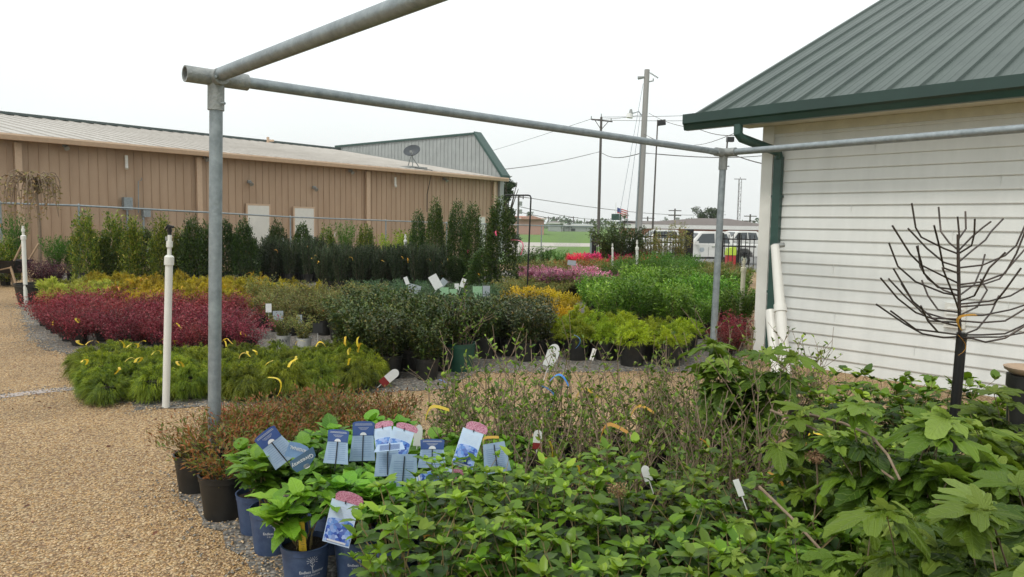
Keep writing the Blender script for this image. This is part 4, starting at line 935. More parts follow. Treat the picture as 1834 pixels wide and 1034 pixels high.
bed('holly', 'dark holly along the chain link fence', 'shrub', 'tall shrubs along the fence', [(100, 19.3), (440, 19.6), (560, 22), (560, 23.2), (430, 20.8), (100, 20.2)], 1.15, 12, 'm', K['holly'] + K['mixed'] + K['mixed'], 31, .55, .88, jit=.25)
# dark leafy tree-like shrubs by the iron fence
K['loose'] = V(3, lambda i: g_shrub(270 + i, 1.6, .75, .1, 60, 60, TR, .085, G['holly'], M['twigdark'], .15, .16, .6, nst=20, kink=.08))
K['airy'] = V(3, lambda i: g_shrub(275 + i, 1.9, .45, .1, 22, 60, TR2, .11, G['spirea'], M['twigdark'], .3, .14, .5, nst=20, kink=.06))
for i, (px, d, s, kk, lab) in enumerate([(1092, 26, 1.12, 'loose', 'dark leafy shrub in front of the left iron fence'), (1120, 25.5, 1.0, 'loose', 'dark leafy shrub behind the white power pole foot'), (1160, 26, .8, 'airy', 'airy thin shrub right of the power pole'), (1185, 25, .85, 'airy', 'airy shrub between power pole and gate post'), (1215, 25, .95, 'airy', 'airy shrub just left of the gate post'), (1142, 26, .7, 'airy', 'airy shrub right behind the tall white standpipe')]):
    solo('fence_shrub', lab, 'shrub', px, d, K[kk][i % 3], s, None, group='shrubs at the iron fence')
for i, (px, d, s) in enumerate([(925, 22, .95), (950, 23.5, 1.0), (975, 24, 1.0), (1000, 24.5, .9)]): solo('green_shrub', '%s dark green shrub from left in front of the lawn' % ORD[i + 1], 'shrub', px, d, K['fern'][i % 3], s, 'm', group='green shrubs before the lawn')
# green pot and PAV pots
solo('green_pot_shrub', 'thin shrub in the only dark green pot', 'shrub', 824, 8.3, K['twig'][1], 1.1, 'l', potm=PMG)
for px, d, lab in ((508, 9.6, 'small shrub in white grey pot lettered PAV'), (545, 9.4, 'small shrub in plain white grey pot')):
    o = solo('white_pot_shrub', lab, 'shrub', px, d, K['spirea'][px % 4], .75, 'm', potm=PMW)
    if px == 508: PAV = o
# ================================================================== WRITING
def text_mesh(s, size, name='lettering', bold=0, mt=None, res=2):
    cu = bpy.data.curves.new(name, 'FONT'); cu.body = s; cu.size = size; cu.align_x = 'CENTER'; cu.align_y = 'CENTER'; cu.offset = bold; cu.extrude = 0; cu.resolution_u = res
    o = bpy.data.objects.new(name, cu); COL.objects.link(o); dg = bpy.context.evaluated_depsgraph_get(); me = bpy.data.meshes.new_from_object(o.evaluated_get(dg)); bpy.data.objects.remove(o); bpy.data.curves.remove(cu)
    me.name = name; me.materials.clear(); me.materials.append(mt); return me
ink = mat('white_ink', (.6, .62, .66), .5, var=.05); dink = mat('dark_ink', (.03, .03, .05), .5); bluef = mat('blue_print', (.05, .1, .3), .4)
def wrap(me, rad, tilt, z, ang):
    for v in me.vertices:
        a = ang + v.co.x / rad; h = z + v.co.y; r = rad * (1 - tilt * (1 - h / .235)); v.co = (r * math.sin(a), -r * math.cos(a), h)
    return me
def emblem():
    b = MB()
    def arc(cx, cy, r, a0, a1, w_=.0022, n=14):
        for i in range(n):
            t0 = a0 + (a1 - a0) * i / n; t1 = a0 + (a1 - a0) * (i + 1) / n
            b.quad((cx + (r - w_) * math.cos(t0), cy + (r - w_) * math.sin(t0), 0), (cx + r * math.cos(t0), cy + r * math.sin(t0), 0), (cx + r * math.cos(t1), cy + r * math.sin(t1), 0), (cx + (r - w_) * math.cos(t1), cy + (r - w_) * math.sin(t1), 0))
    arc(0, .03, .012, 0, 6.283); arc(0, .03, .006, .5, 5.4)
    for i in range(9):
        a = R(-20 + i * 27.5); c, s = math.cos(a), math.sin(a); x = Vector((0, .03, 0)); d = Vector((c, s, 0)); e = Vector((-s, c, 0)) * .001
        b.quad(x + d * .016 - e, x + d * .027 - e, x + d * .027 + e, x + d * .016 + e)
    b.quad((-.0014, -.012, 0), (.0014, -.012, 0), (.001, .018, 0), (-.001, .018, 0)); b.quad((0, 0, 0), (.002, 0, 0), (.012, .012, 0), (.010, .013, 0)); b.quad((0, .002, 0), (-.002, .002, 0), (-.011, .013, 0), (-.009, .014, 0))
    return b.mesh('sun_emblem', ink)
for o in [o for o in list(COL.objects) if o.name.startswith('blue_hydrangea')]:
    if o.location.y > 3.7: continue
    o.rotation_euler.z = 0
    base = math.atan2(o.location.x, o.location.y) * -1
    a0 = base + (.28 if abs(o.location.y - 3.22) < .02 else .12)
    zc = .135
    for s_, sz, z in (('Endless Summer', .019, zc - .004), ('C O L L E C T I O N', .0095, zc - .021)):
        link('lettering', wrap(text_mesh(s_, sz, 'lettering', .0002, ink), .1105, .2, z, a0), o)
    link('sun_emblem', wrap(emblem(), .1105, .2, zc + .018, a0), o)
PAV.rotation_euler.z = 0; me = text_mesh('PAV', .085, 'lettering', .001, dink)
for v in me.vertices: a = v.co.x / .127 + .25; v.co = (.131 * math.sin(a), -.131 * math.cos(a), .15 + v.co.y)
link('lettering', me, PAV)
# ------------------------------------------------------------------ printed plant tags
navy = mat('navy_print', (.025, .06, .2), .3, c2=(.035, .085, .26), scale=20)
pale = mat('pale_blue_card', (.24, .35, .5), .3, c2=(.32, .43, .58), scale=20); brightc = mat('light_card', (.42, .55, .74), .3, c2=(.54, .66, .8), scale=20)
def speckle(name, cols, scale, dist=False):
    mt, t, n, l = nodes(name); b = n['Principled BSDF']; tc = n.new('ShaderNodeTexCoord'); v = n.new('ShaderNodeTexVoronoi'); v.inputs['Scale'].default_value = scale
    l.new(tc.outputs['Object'], v.inputs['Vector']); r = n.new('ShaderNodeValToRGB'); sp = n.new('ShaderNodeSeparateColor'); l.new(v.outputs['Color'], sp.inputs[0]); l.new(sp.outputs[0], r.inputs[0])
    while len(r.color_ramp.elements) < len(cols): r.color_ramp.elements.new(.5)
    for i, c in enumerate(cols): r.color_ramp.elements[i].position = i / (len(cols) - 1); r.color_ramp.elements[i].color = (*c, 1)
    l.new(r.outputs[0], b.inputs['Base Color']); b.inputs['Roughness'].default_value = .3; return mt
pinkp = speckle('pink_picture', [(.25, .07, .12), (.45, .17, .26), (.55, .3, .38), (.35, .1, .16)], 260)
bluep = speckle('blue_picture', [(.015, .04, .25), (.05, .13, .5), (.13, .28, .65), (.35, .47, .78), (.03, .08, .38)], 70)
def poly_card(name, pts, y, mt, parent, th=.0012):
    b = MB(); n = len(pts); b.v = [(x, y, z) for x, z in pts] + [(x, y + th, z) for x, z in pts]
    b.f = [tuple(range(n)), tuple(range(n, 2 * n))[::-1]] + [(i, n + i, n + (i + 1) % n, (i + 1) % n) for i in range(n)]
    return b.build(name, mt, parent)
def arch(w_, z0, z1, h): return [(-w_ / 2, z0), (w_ / 2, z0), (w_ / 2 * 1.06, z1)] + [(w_ / 2 * math.cos(R(a)) * 1.06, z1 + h * math.sin(R(a))) for a in (35, 60, 90, 120, 145)] + [(-w_ / 2 * 1.06, z1)]
def ptag(px, py, d, wpx, hpx, kind, label, rot=0, tilt=0, yaw=0):
    p = at(px, py, d); s = d / F0; w_, h_ = wpx * s, hpx * s
    t = thing('plant_tag', label, 'plant tag', p, 0, 'printed plant tags among the hydrangeas'); t.rotation_mode = 'YXZ'; t.rotation_euler = (R(tilt) if tilt else -R((px * 7) % 17), R(rot), R((px * 13) % 36 - 18) - math.atan2(p.x, p.y))
    zt = h_ / 2; zh = zt - h_ * .36
    if kind == 'back':
        poly_card('card', [(-w_ * .62, -zt), (w_ * .62, -zt), (w_ * .5, zh), (-w_ * .5, zh)], 0, pale, t)
        hd = poly_card('header', arch(w_, zh - .001, zt - h_ * .05, h_ * .05), -.002, navy, t)
        b = MB()
        for k, (ww_, zz) in enumerate(((.8, .8), (.84, .72), (.5, .55), (.42, .47), (.3, .4))): z = zh + (zt - zh) * zz; b.box((0, -.0028, z), (w_ * ww_, .0006, .0013 if k < 2 else .0009))
        b.v += [(0, -.003, zh + .001)] + [(w_ * .16 * math.cos(R(a)), -.003, zh + .001 + w_ * .14 * math.sin(R(a))) for a in range(0, 181, 20)]; k0 = len(b.v) - 11
        b.f.append(tuple(range(k0, k0 + 11))); b.build('print', ink, hd)
        b = MB()
        for k in range(9): b.box((0, -.0008, zh - (zh + zt) * (.1 + k * .09)), (w_ * .85, .0006, .0008))
        b.build('fine_print', bluef, t)
        b = MB(); b.box((0, -.004, zh - h_ * .42), (.004, .004, h_ * .86)); b.build('stake', M['blackmetal'], t)
    elif kind == 'front':
        poly_card('card', [(-w_ / 2, -zt), (w_ / 2, -zt), (w_ / 2, zt - h_ * .2), (-w_ / 2, zt - h_ * .2)], 0, brightc, t)
        poly_card('pink_picture', [(x + w_ * .12, z) for x, z in arch(w_ * .98, zt - h_ * .2, zt - h_ * .1, h_ * .1)], -.002, pinkp, t)
        top = [(w_ * .47 * math.cos(R(a)), -zt + h_ * .42 + h_ * .06 * math.sin(R(a))) for a in range(0, 181, 20)]
        poly_card('blue_picture', [(-w_ * .47, -zt + h_ * .03), (w_ * .47, -zt + h_ * .03)] + top, -.002, bluep, t)
        b = MB()
        for k in range(6): b.box((w_ * .02, -.0008, zt - h_ * (.3 + k * .035)), (w_ * .7, .0006, .0008))
        b.build('fine_print', ink, t); b = MB(); b.box((0, -.0035, -zt + h_ * .06), (w_ * .7, .0006, h_ * .035)); b.build('caption_strip', ink, t)
        b = MB(); b.box((.002, -.004, zt - h_ * .2), (.004, .003, .014)); b.build('clip', M['blackmetal'], t)
    elif kind == 'grey':
        poly_card('card', [(-w_ * .62, -zt), (w_ * .62, -zt), (w_ * .5, zt), (-w_ * .5, zt)], 0, pale, t)
        b = MB()
        for k in range(11): b.box((0, -.0008, zt - h_ * (.2 + k * .065)), (w_ * .8, .0006, .0008))
        b.build('fine_print', bluef, t); b = MB(); b.box((0, -.004, 0), (.004, .004, h_ * .9)); b.build('stake', M['blackmetal'], t)
    return t
DT = 3.42
ptag(493, 800, 3.5, 44, 70, 'back', 'navy headed plant tag tilted left, leftmost of all', -38)
ptag(604, 800, 3.5, 37, 62, 'back', 'navy headed plant tag standing alone in the leaves', 3)
ptag(650, 790, 3.6, 38, 72, 'back', 'navy headed plant tag left of the pink pair', 4)
ptag(687, 783, 3.62, 34, 58, 'front', 'pink topped plant tag leaning left in the pink pair', -12)
ptag(718, 787, 3.58, 40, 62, 'front', 'pink topped plant tag leaning right in the pink pair', 16)
ptag(694, 828, 3.42, 38, 50, 'grey', 'short grey plant tag below the pink pair', 2)
ptag(698, 801, 3.38, 46, 16, 'grey', 'white flap like tag above the short grey tag', -10, -50)
ptag(722, 846, 3.36, 46, 66, 'grey', 'large grey plant tag with black stake in the middle', 5)
ptag(774, 812, 3.5, 42, 52, 'back', 'navy headed plant tag right of the middle, standing straight', 1)
ptag(840, 796, 3.5, 40, 86, 'front', 'pink topped plant tag with blue flower picture at right', 16)
ptag(888, 820, 3.5, 40, 54, 'grey', 'plain dark grey plant tag farthest right', -8)
ptag(788, 852, 3.3, 24, 86, 'front', 'pink topped plant tag lying on its side', 80)
ptag(612, 928, 3.08, 52, 106, 'front', 'largest pink topped plant tag hanging over blue pot', 13)
ptag(952, 1030, 2.75, 24, 36, 'front', 'half hidden plant tag at the bottom edge', 60)
# the two tags printed upside down
p = at(533, 811, 3.4); t = thing('plant_tag', 'light blue tag lettered Giveaway and Original upside down', 'plant tag', p, 0, 'printed plant tags among the hydrangeas')
t.rotation_mode = 'YXZ'; t.rotation_euler = (0, R(14), -math.atan2(p.x, p.y)); s = 3.4 / F0
c = poly_card('card', [(x * s, z * s) for x, z in ((-22, -10), (20, -10), (24, 6), (14, 14), (0, 18), (-18, 18))], 0, mat('mid_blue_card', (.12, .22, .42), .3, c2=(.2, .33, .55), scale=20), t)
c2 = poly_card('lower_card', [(x * s, z * s) for x, z in ((-14, -34), (10, -32), (28, -18), (29, 0), (-19, -10), (-19, -24))], -.004, mat('grey_blue_card', (.07, .13, .22), .3), t)
c2.rotation_euler = (0, R(-34), 0)
def lett(s_, size, x, z, rot, par, y=-.006, mt=ink):
    me = text_mesh(s_, size, 'lettering', .0004, mt); o = link('lettering', me, par); o.location = (x, y, z); o.rotation_mode = 'XYZ'; o.rotation_euler = (R(90), R(rot), 0); return o
lett('ORIGINAL', 8 * s, 2 * s, 7 * s, 180 + 6, c, -.0025)
o = lett('Giveaway', 11 * s, 3 * s, -17 * s, 180 - 8, c2, -.0058)
b = MB(); b.v = [(6 * s + 6 * s * math.cos(R(a)), -.004, -30 * s + 4.5 * s * math.sin(R(a))) for a in range(0, 360, 20)]; b.f = [tuple(range(18))]; b.build('seal', M['white'], c2)
# yellow stake label in the nearest pot
q = gp(548, 3.22); p = at(541, 965, 3.14); s = 3.14 / F0
t = thing('stake_label', 'tall yellow written stake in the nearest blue pot', 'stake label', p); t.rotation_euler = (0, R(-3), R(10))
poly_card('stake', [(-7 * s, -32 * s), (7 * s, -32 * s), (6 * s, 32 * s), (-6 * s, 32 * s)], 0, mat('yellow_plastic', (.62, .42, .03), .4, var=.1), t)
b = MB(); r = random.Random(4)
for k in range(16): b.box((r.uniform(-2, 2) * s, -.001, (26 - k * 3.4) * s), (r.uniform(2, 7) * s, .0008, .0011))
b.build('handwriting', dink, t)
# loose ribbons and small tags standing in the beds
def ribb(px, py, d, mtk, label, rot=0, L=1.0, roll=0):
    p = at(px, py, d); o = link('tape', random.Random(px).choice(RB[mtk]), None); o.name = 'tape'; o.location = p; o.rotation_euler = (R(roll), R(rot), -math.atan2(p.x, p.y)); L *= 1.45; o.scale = (L, L * 1.2, L); tag(o, label, 'tape', 'plastic tapes tied in the beds'); return o
for a in [(762, 752, 3.9, 'yellow', 'yellow tape above the pink topped tags', -35, .8), (984, 790, 3.6, 'yellow', 'long yellow tape in the bare shrubs, left one', 110, 1.1), (1016, 820, 3.5, 'yellow', 'hanging yellow tape right of the long one', 85, .9), (975, 820, 3.55, 'orange', 'orange tape low in the bare shrubs', 70, .6),
          (1075, 790, 3.8, 'orange', 'orange tape in the middle of the bare shrubs', -30, .9), (1030, 720, 4.7, 'yellow', 'yellow tape under the blue tape', -20, .9), (1130, 745, 4.4, 'orange', 'orange tape right of the gravel gap', -25, .8), (1376, 846, 3.0, 'orange', 'hanging orange tape beside the white flag', 80, .8), (1443, 798, 3.3, 'yellow', 'yellow tape near the dead flower heads', -30, .6),
          (1252, 785, 3.8, 'orange', 'orange tape at the right of bare shrubs', 80, .7), (968, 690, 4.6, 'bluetape', 'bright blue tape tied high in the bare shrubs', 80, 1.1), (985, 682, 4.6, 'bluetape', 'blue tape end pointing sideways', 5, .7), (786, 680, 5.6, 'bluetape', 'small blue tape in front of the black pots', 70, .7), (1028, 600, 8.4, 'bluetape', 'blue tape on the lime junipers', 75, .9),
          (480, 676, 6.5, 'yellow', 'long yellow tape on the front of the green mounds', 60, 1.1), (765, 990, 2.8, 'orange', 'orange tape beside the stems at the bottom', -60, .6), (870, 812, 3.4, 'orange', 'orange tape beside the plain grey tag', -60, .6), (915, 430, 17.2, 'pinktape', 'bright pink ribbon on the biggest columnar holly', 50, 2.4)]: ribb(*a)
def card(px, py, d, wpx, hpx, mt, label, rot=0, shape=0, red=False):
    p = at(px, py, d); s = d / F0; w_, h_ = wpx * s, hpx * s
    t = thing('small_tag', label, 'plant tag', p, 0, 'small unprinted plant tags'); t.rotation_mode = 'YXZ'; t.rotation_euler = (0, R(rot), -math.atan2(p.x, p.y))
    pts = [(-w_ / 2, -h_ / 2), (w_ / 2, -h_ / 2), (w_ / 2, h_ / 2), (-w_ / 2, h_ / 2)] if not shape else [(-w_ / 2, -h_ / 2), (w_ / 2, -h_ / 2)] + [(w_ / 2 * math.cos(R(a)), h_ * .15 + h_ * .35 * math.sin(R(a))) for a in range(0, 181, 20)]
    poly_card('card', pts, 0, mt, t)
    if red: poly_card('red_base', [(-w_ / 2, -h_), (w_ / 2, -h_), (w_ / 2, -h_ / 2), (-w_ / 2, -h_ / 2)], -.0005, mat('dark_red_print', (.2, .02, .02), .5), t)
    b = MB(); b.box((0, .003, -h_ * .9), (.004, .003, h_ * .9)); b.build('stake', M['white'], t); return t
for i, a in enumerate([(989, 637, 5.6, 22, 44, M['white'], 'large white plant tag in front of lime junipers', 18, 1), (963, 782, 3.7, 16, 24, M['white'], 'white tag with dark red base in bare shrubs', 3, 1, True), (1158, 848, 3.0, 16, 30, M['white'], 'rounded white tag in the middle of the green hydrangeas', -20, 1), (1323, 874, 2.8, 11, 32, M['white'], 'narrow white flag at the right of green hydrangeas', -22), (749, 780, 3.8, 15, 40, M['white'], 'cream rounded tag beside the pink topped tags', 6, 1),
     (703, 672, 6.0, 16, 26, M['white'], 'white and red tag in front of the black pots', 50, 1, True), (1062, 635, 8.3, 7, 22, M['white'], 'curled white tag on the lime junipers', 15),
     (742, 518, 12.2, 22, 16, M['greycard'], 'wide grey tag on the blue junipers', 15), (780, 505, 12.2, 16, 26, M['white'], 'tallest white tag on the blue junipers', -30), (796, 522, 11.9, 15, 14, M['greencard'], 'green tag left of the pair'), (792, 508, 12.4, 12, 18, M['greycard'], 'leaning grey tag beside the tallest white tag', 40), (812, 525, 11.8, 14, 14, M['greencard'], 'green tag right of the pair'), (829, 507, 12.2, 8, 16, M['white'], 'small white tag right of the tallest', 20), (818, 514, 12.4, 8, 12, M['white'], 'small pointed white tag'),
     (855, 522, 11.8, 17, 18, M['greencard'], 'green tag at the left of the grey tag'), (871, 523, 11.75, 13, 22, M['greycard'], 'light grey tag by the gold spireas'), (848, 536, 11.5, 12, 12, M['greencard'], 'lower dark green tag'), (728, 503, 12.6, 7, 14, M['white'], 'thin pale tag left of the grey tag', -20),
     (481, 552, 9.9, 10, 16, M['white'], 'white tag in the loose spireas, leftmost'), (498, 566, 9.8, 18, 18, M['greycard'], 'square grey tag above the lettered pot'), (536, 572, 9.6, 10, 16, M['greycard'], 'small grey tag above the plain pale pot'), (569, 588, 9.3, 17, 18, mat('black_card', (.03, .03, .03), .4), 'black square tag right of the pale pots'), (1024, 471, 17.5, 15, 9, M['greycard'], 'grey flat tag on the olive shrubs near azaleas', 5)]): card(*a)
# dead hydrangea flower heads
def deadhead(px, py, d, r_, label):
    p = at(px, py, d); g = np.random.default_rng(px); lb = LB(); n = 260; D = rnd(g, n); P = D * (r_ * g.uniform(.5, 1, n))[:, None] * np.array([1, 1, .65])
    lb.leaves(TO, P, rnd(g, n), D, g.uniform(.007, .013, n), g.random(n)); t = thing('dead_flower', label, 'flower head', p)
    link('petals', lb.mesh('petals', leafmat('dry_petal', [(.1, .055, .025), (.2, .12, .06), (.3, .2, .11)], .8, .15)), t); b = MB(); b.tube([(0, 0, 0), (.02, .02, -.12), (.01, .04, -.4)], [.004, .0035, .003], 5); b.build('stem', M['twig'], t)
deadhead(1106, 878, 2.75, .045, 'brown dried flower head in the middle of green hydrangeas'); deadhead(1462, 818, 2.6, .038, 'brown dried flower head beside the oakleaf leaves')
# long bare canes crossing in front of the oakleaf hydrangeas
for cl_, c in zip(('long bare brown cane bending over the oakleaf leaves, straighter one', 'long bare brown cane arching over the oakleaf leaves, curved one', 'bare brown cane leaning at the bottom near the oakleaf leaves', 'short bare cane at the bottom edge among green hydrangeas'), ([(1380, 735, 3.1), (1450, 765, 2.9), (1510, 795, 2.7), (1560, 830, 2.5), (1600, 858, 2.35)], [(1440, 740, 3.0), (1510, 758, 2.8), (1560, 780, 2.6), (1590, 815, 2.4), (1612, 860, 2.3)], [(1360, 872, 2.5), (1420, 930, 2.35), (1470, 985, 2.25), (1490, 1045, 2.2)], [(1000, 1034, 2.6), (1040, 1010, 2.65), (1060, 985, 2.7)])):
    b = MB(); b.tube([at(*q) for q in c], [.0055, .005, .0048, .0045, .004][:len(c)], 7); tag(b.build('bare_cane', M['twig']), cl_, 'cane')

# ================================================================== METAL BOTTLE TREE
D_ = 3.5; bp_ = at(1718, 705, D_); top = at(1723, 596, D_); s = D_ / F0
BTt = thing('bottle_tree', 'black metal bottle tree with upswept rods in front of the white wall', 'ornament', (bp_.x, bp_.y, 0)); bo = Vector((bp_.x, bp_.y, 0))
rod = mat('dark_steel_rod', (.035, .028, .025), .45, .4, c2=(.075, .055, .045), scale=20)
b = MB(); b.tube([(bp_.x - bo.x - .03, 0, 0), top - bo], .0235, 14); b.build('trunk', M['blackmetal'], BTt, True)
ctr = lambda y: at(1723 + (596 - y) * -.02 - 4, y, D_) - bo
b = MB(); b.tube([ctr(610), ctr(480), ctr(420)], [.008, .008, .006], 8); b.build('core_rod', rod, BTt, True)
arms = [  # attach y, elbow, tip (pixels), depth offset
 (603, [(1690, 605), (1652, 598), (1620, 580)], (1569, 545), .0), (600, [(1680, 595), (1640, 590)], (1595, 557), -.2), (585, [(1690, 578), (1640, 560), (1608, 535)], (1577, 498), -.1), (575, [(1690, 570), (1650, 558), (1620, 530)], (1591, 499), .2),
 (572, [(1670, 570), (1635, 540)], (1600, 481), .1), (530, [(1690, 525), (1640, 505), (1608, 477)], (1592, 435), 0), (508, [(1690, 495), (1650, 475), (1630, 455)], (1598, 404), -.1), (478, [(1690, 470), (1660, 445)], (1626, 409), .1), (455, [(1690, 445), (1650, 425), (1640, 408)], (1633, 364), 0),
 (448, [(1700, 435), (1685, 415)], (1681, 371), .2), (490, [(1690, 480), (1682, 440)], (1673, 404), -.25), (520, [(1680, 515), (1655, 490)], (1642, 441), -.2), (530, [(1690, 520), (1662, 500), (1648, 478)], (1644, 440), .25), (560, [(1680, 555), (1662, 530)], (1651, 502), .3), (600, [(1680, 595), (1662, 575)], (1649, 548), -.3), (578, [(1665, 575), (1640, 548)], (1614, 508), .35),
 (560, [(1712, 540), (1696, 500)], (1688, 480), -.3), (440, [(1718, 420)], (1715, 388), 0), (430, [(1730, 410)], (1729, 379), .1), (455, [(1740, 440), (1745, 420)], (1746, 392), -.1), (450, [(1740, 425), (1760, 408)], (1775, 397), 0), (470, [(1740, 450), (1765, 430), (1775, 415)], (1797, 392), .2),
 (480, [(1760, 475), (1800, 458), (1820, 440)], (1850, 372), 0), (510, [(1760, 505), (1800, 490), (1820, 455)], (1838, 410), -.1), (515, [(1760, 510), (1790, 500), (1815, 470)], (1850, 430), .2), (545, [(1770, 540), (1810, 530)], (1862, 500), 0), (530, [(1745, 510), (1758, 480)], (1764, 456), .3), (540, [(1745, 530), (1772, 480)], (1801, 452), -.2),
 (565, [(1760, 565), (1810, 555)], (1870, 535), .1), (575, [(1760, 578), (1800, 575)], (1850, 545), -.1), (565, [(1750, 550), (1768, 520)], (1756, 500), .25), (550, [(1780, 545), (1800, 520)], (1829, 480), -.2), (600, [(1760, 600), (1800, 598)], (1860, 570), .0), (606, [(1740, 606), (1765, 613), (1800, 606)], (1850, 575), -.2), (602, [(1750, 590), (1775, 560)], (1789, 530), .25), (604, [(1790, 604)], (1868, 590), .3)]
for (ya, el, tip, dz) in arms:
    pts = [ctr(ya)]; nE = len(el) + 1
    for k, (x, y) in enumerate(el + [tip]): f = (k + 1) / nE; pts.append(at(x, y, D_ + dz * (math.sin(f * 1.4)) * .9) - bo)
    sm_ = []
    for k in range(len(pts) - 1):
        sm_ += [pts[k], pts[k].lerp(pts[k + 1], .5)] if k else [pts[k]]
    sm_.append(pts[-1]); b = MB(); b.tube(sm_, .0044, 8); b.build('rod', rod, BTt, True)
for rr_, L_, x, y in ((-60, .9, 1722, 592), (85, 1.0, 1716, 600)):
    p = at(x, y, D_ - .05); o = link('tape', RB['orange'][0], BTt); o.location = p - bo; o.rotation_euler = (0, R(rr_), 0); o.scale = (.8,) * 3
# tan saucer on a dark pot stack
p = at(1848, 664, 3.4); t = thing('tan_saucer', 'tan round saucer on a dark planter at the right edge', 'saucer', (p.x, p.y, 0))
b = MB(); b.lathe([(0, p.z), (.08, p.z + .004), (.1, p.z + .014), (.115, p.z + .014), (.11, p.z + .0), (.08, p.z - .02), (0, p.z - .02)], 28); b.build('saucer', mat('tan_clay', (.38, .27, .18), .7, var=.15), t, True)
b = MB(); b.lathe([(0, p.z - .022), (.1, p.z - .022), (.1, p.z - .08), (.09, p.z - .09), (.075, .01), (0, .01)], 24); b.build('planter', M['pot'], t, True)

# ================================================================== WHEELBARROW
q = gp(12, 17.4); t = thing('wheelbarrow', 'old wheelbarrow with wooden handles at the left edge', 'wheelbarrow', q)
wood = mat('worn_wood', (.3, .2, .12), .8, c2=(.4, .29, .19), scale=12)
b = MB(); ring = lambda w1, d1, z: [(-w1, -d1, z), (w1, -d1, z), (w1, d1, z), (-w1, d1, z)]
a0, a1 = ring(.28, .2, .35), ring(.46, .33, .66); b.v = [Vector(x) for x in a0 + a1]; b.f = [(0, 1, 2, 3)] + [(i, (i + 1) % 4, 4 + (i + 1) % 4, 4 + i) for i in range(4)]; b.build('tray', M['blackmetal'], t)
b = MB(); b.lathe([(.0, .6), (.4, .62)], 20); b.build('load', mat('mulch', (.2, .1, .05), .9, c2=(.3, .16, .09), scale=30), t)
for sgn in (-1, 1): b = MB(); b.tube([(-.9, sgn * .12, .25), (.3, sgn * .25, .5), (.62, sgn * .3, 1.05)], .025, 8); b.build('handle', wood, t)
for x in (-.15, .3): b = MB(); b.tube([(x, -.26, .5), (x + .14, -.28, 0)], .028, 6); b.tube([(x, .26, .5), (x + .14, .28, 0)], .028, 6); b.build('leg', wood, t)
b = MB(); b.tube([(-.7, -.05, .2), (-.7, .05, .2)], .2, 18); b.build('wheel', M['blackmetal'], t)
# ================================================================== WEEPING TREE
q = gp(72, 18.6); t = thing('weeping_tree', 'small weeping tree with arching bare branches before the tan wall', 'tree', q); b = MB(); r = random.Random(8)
topz = at(70, 305, 18.6).z; ht = topz - .15
b.tube([(0, 0, 0), (.04, 0, ht * .5), (-.02, .02, ht - .2)], [.05, .04, .03], 8); b.build('trunk', M['twig'], t); b = MB(); P = []; Dd = []
for i in range(46):
    an = r.uniform(0, 6.28); L_ = r.uniform(.25, .8); z0_ = ht - .3 + r.uniform(-.1, .15); dr = r.uniform(.6, 1.9); pts = []
    for k in range(8):
        f = k / 7; x = L_ * math.sin(min(1, f * 1.5) * math.pi / 2); z = z0_ + .3 * math.sin(min(1, f * 2) * math.pi * .6) - dr * max(0, f - .3) ** 1.3 + r.gauss(0, .02)
        pts.append(Vector((x * math.cos(an) + .05 * math.sin(f * 5 + i), x * math.sin(an), z)))
        if r.random() < .6:
            for _ in range(2): P.append(tuple(pts[-1] + Vector((r.gauss(0, .03), r.gauss(0, .03), r.gauss(0, .03))))); Dd.append((r.gauss(0, 1), r.gauss(0, 1), -.6))
    b.tube(pts, [.017 * (1 - k * .1) for k in range(8)], 5, cap=False)
b.build('branches', M['twig'], t); lb = LB(); n = len(P); g = np.random.default_rng(4)
lb.leaves(TR, np.array(P), np.array(Dd), rnd(g, n), g.uniform(.07, .13, n), g.random(n)); link('foliage', lb.mesh('foliage', G['weep']), t)

# ================================================================== BACKGROUND
def tree(name, label, px, d, topy, wpx, base_y=None, mt='pine', trunkh=.25, n=900, group='distant trees', conif=False):
    q = gp(px, d); top = at(px, topy, d); h = top.z - q.z; rad = wpx / 2 * d / F0; t = thing(name, label, 'tree', q, 0, group); r = random.Random(px); g = np.random.default_rng(px)
    b = MB(); b.tube([(0, 0, 0), (r.gauss(0, .1), 0, h * .55), (0, 0, h * .85)], [rad * .1, rad * .07, rad * .02], 7)
    for i in range(6): a = r.uniform(0, 6.28); b.tube([(0, 0, h * .4), (math.cos(a) * rad * .6, math.sin(a) * rad * .6, h * r.uniform(.6, .85))], [rad * .05, rad * .015], 5)
    b.build('trunk', M['twigdark'], t); cl = 26; C = []
    for i in range(cl):
        a = r.uniform(0, 6.28); z = r.uniform(trunkh, .93); rr = rad * (math.sqrt(max(.05, 1 - ((z - trunkh - .3) / .68) ** 2)) if not conif else 1.1 * (1 - z) + .12) * r.uniform(.3, .85); C.append((rr * math.cos(a), rr * math.sin(a), z * h))
    C = np.array(C); ci = g.integers(0, cl, n * 2); P = C[ci] + rnd(g, n * 2) * (rad * (.28 if not conif else .22) * g.random(n * 2) ** .4)[:, None] * np.array([1, 1, .8]); P[:, 2] = np.clip(P[:, 2], trunkh * h * .8, h)
    lb = LB(); lb.leaves(TR, P, rnd(g, n * 2), rnd(g, n * 2), np.full(n * 2, rad * .13) * g.uniform(.6, 1.3, n * 2), g.random(n * 2)); link('crown', lb.mesh('crown', G[mt]), t)
tree('round_tree', 'round dark tree beyond the brick building', 1188, 125, 388, 22)
tree('spreading_tree', 'wide spreading tree above the brick building roof', 1264, 130, 371, 62, n=1600)
tree('bushy_tree', 'smaller tree left of the wide spreading tree', 1228, 128, 389, 24)
tree('dark_pine', 'dark conifer rising behind the grey gable corner', 908, 47, 300, 64, n=3200, trunkh=.05, conif=True)
tree('far_tree', 'bushy tree behind the pink brick building', 950, 200, 378, 22)
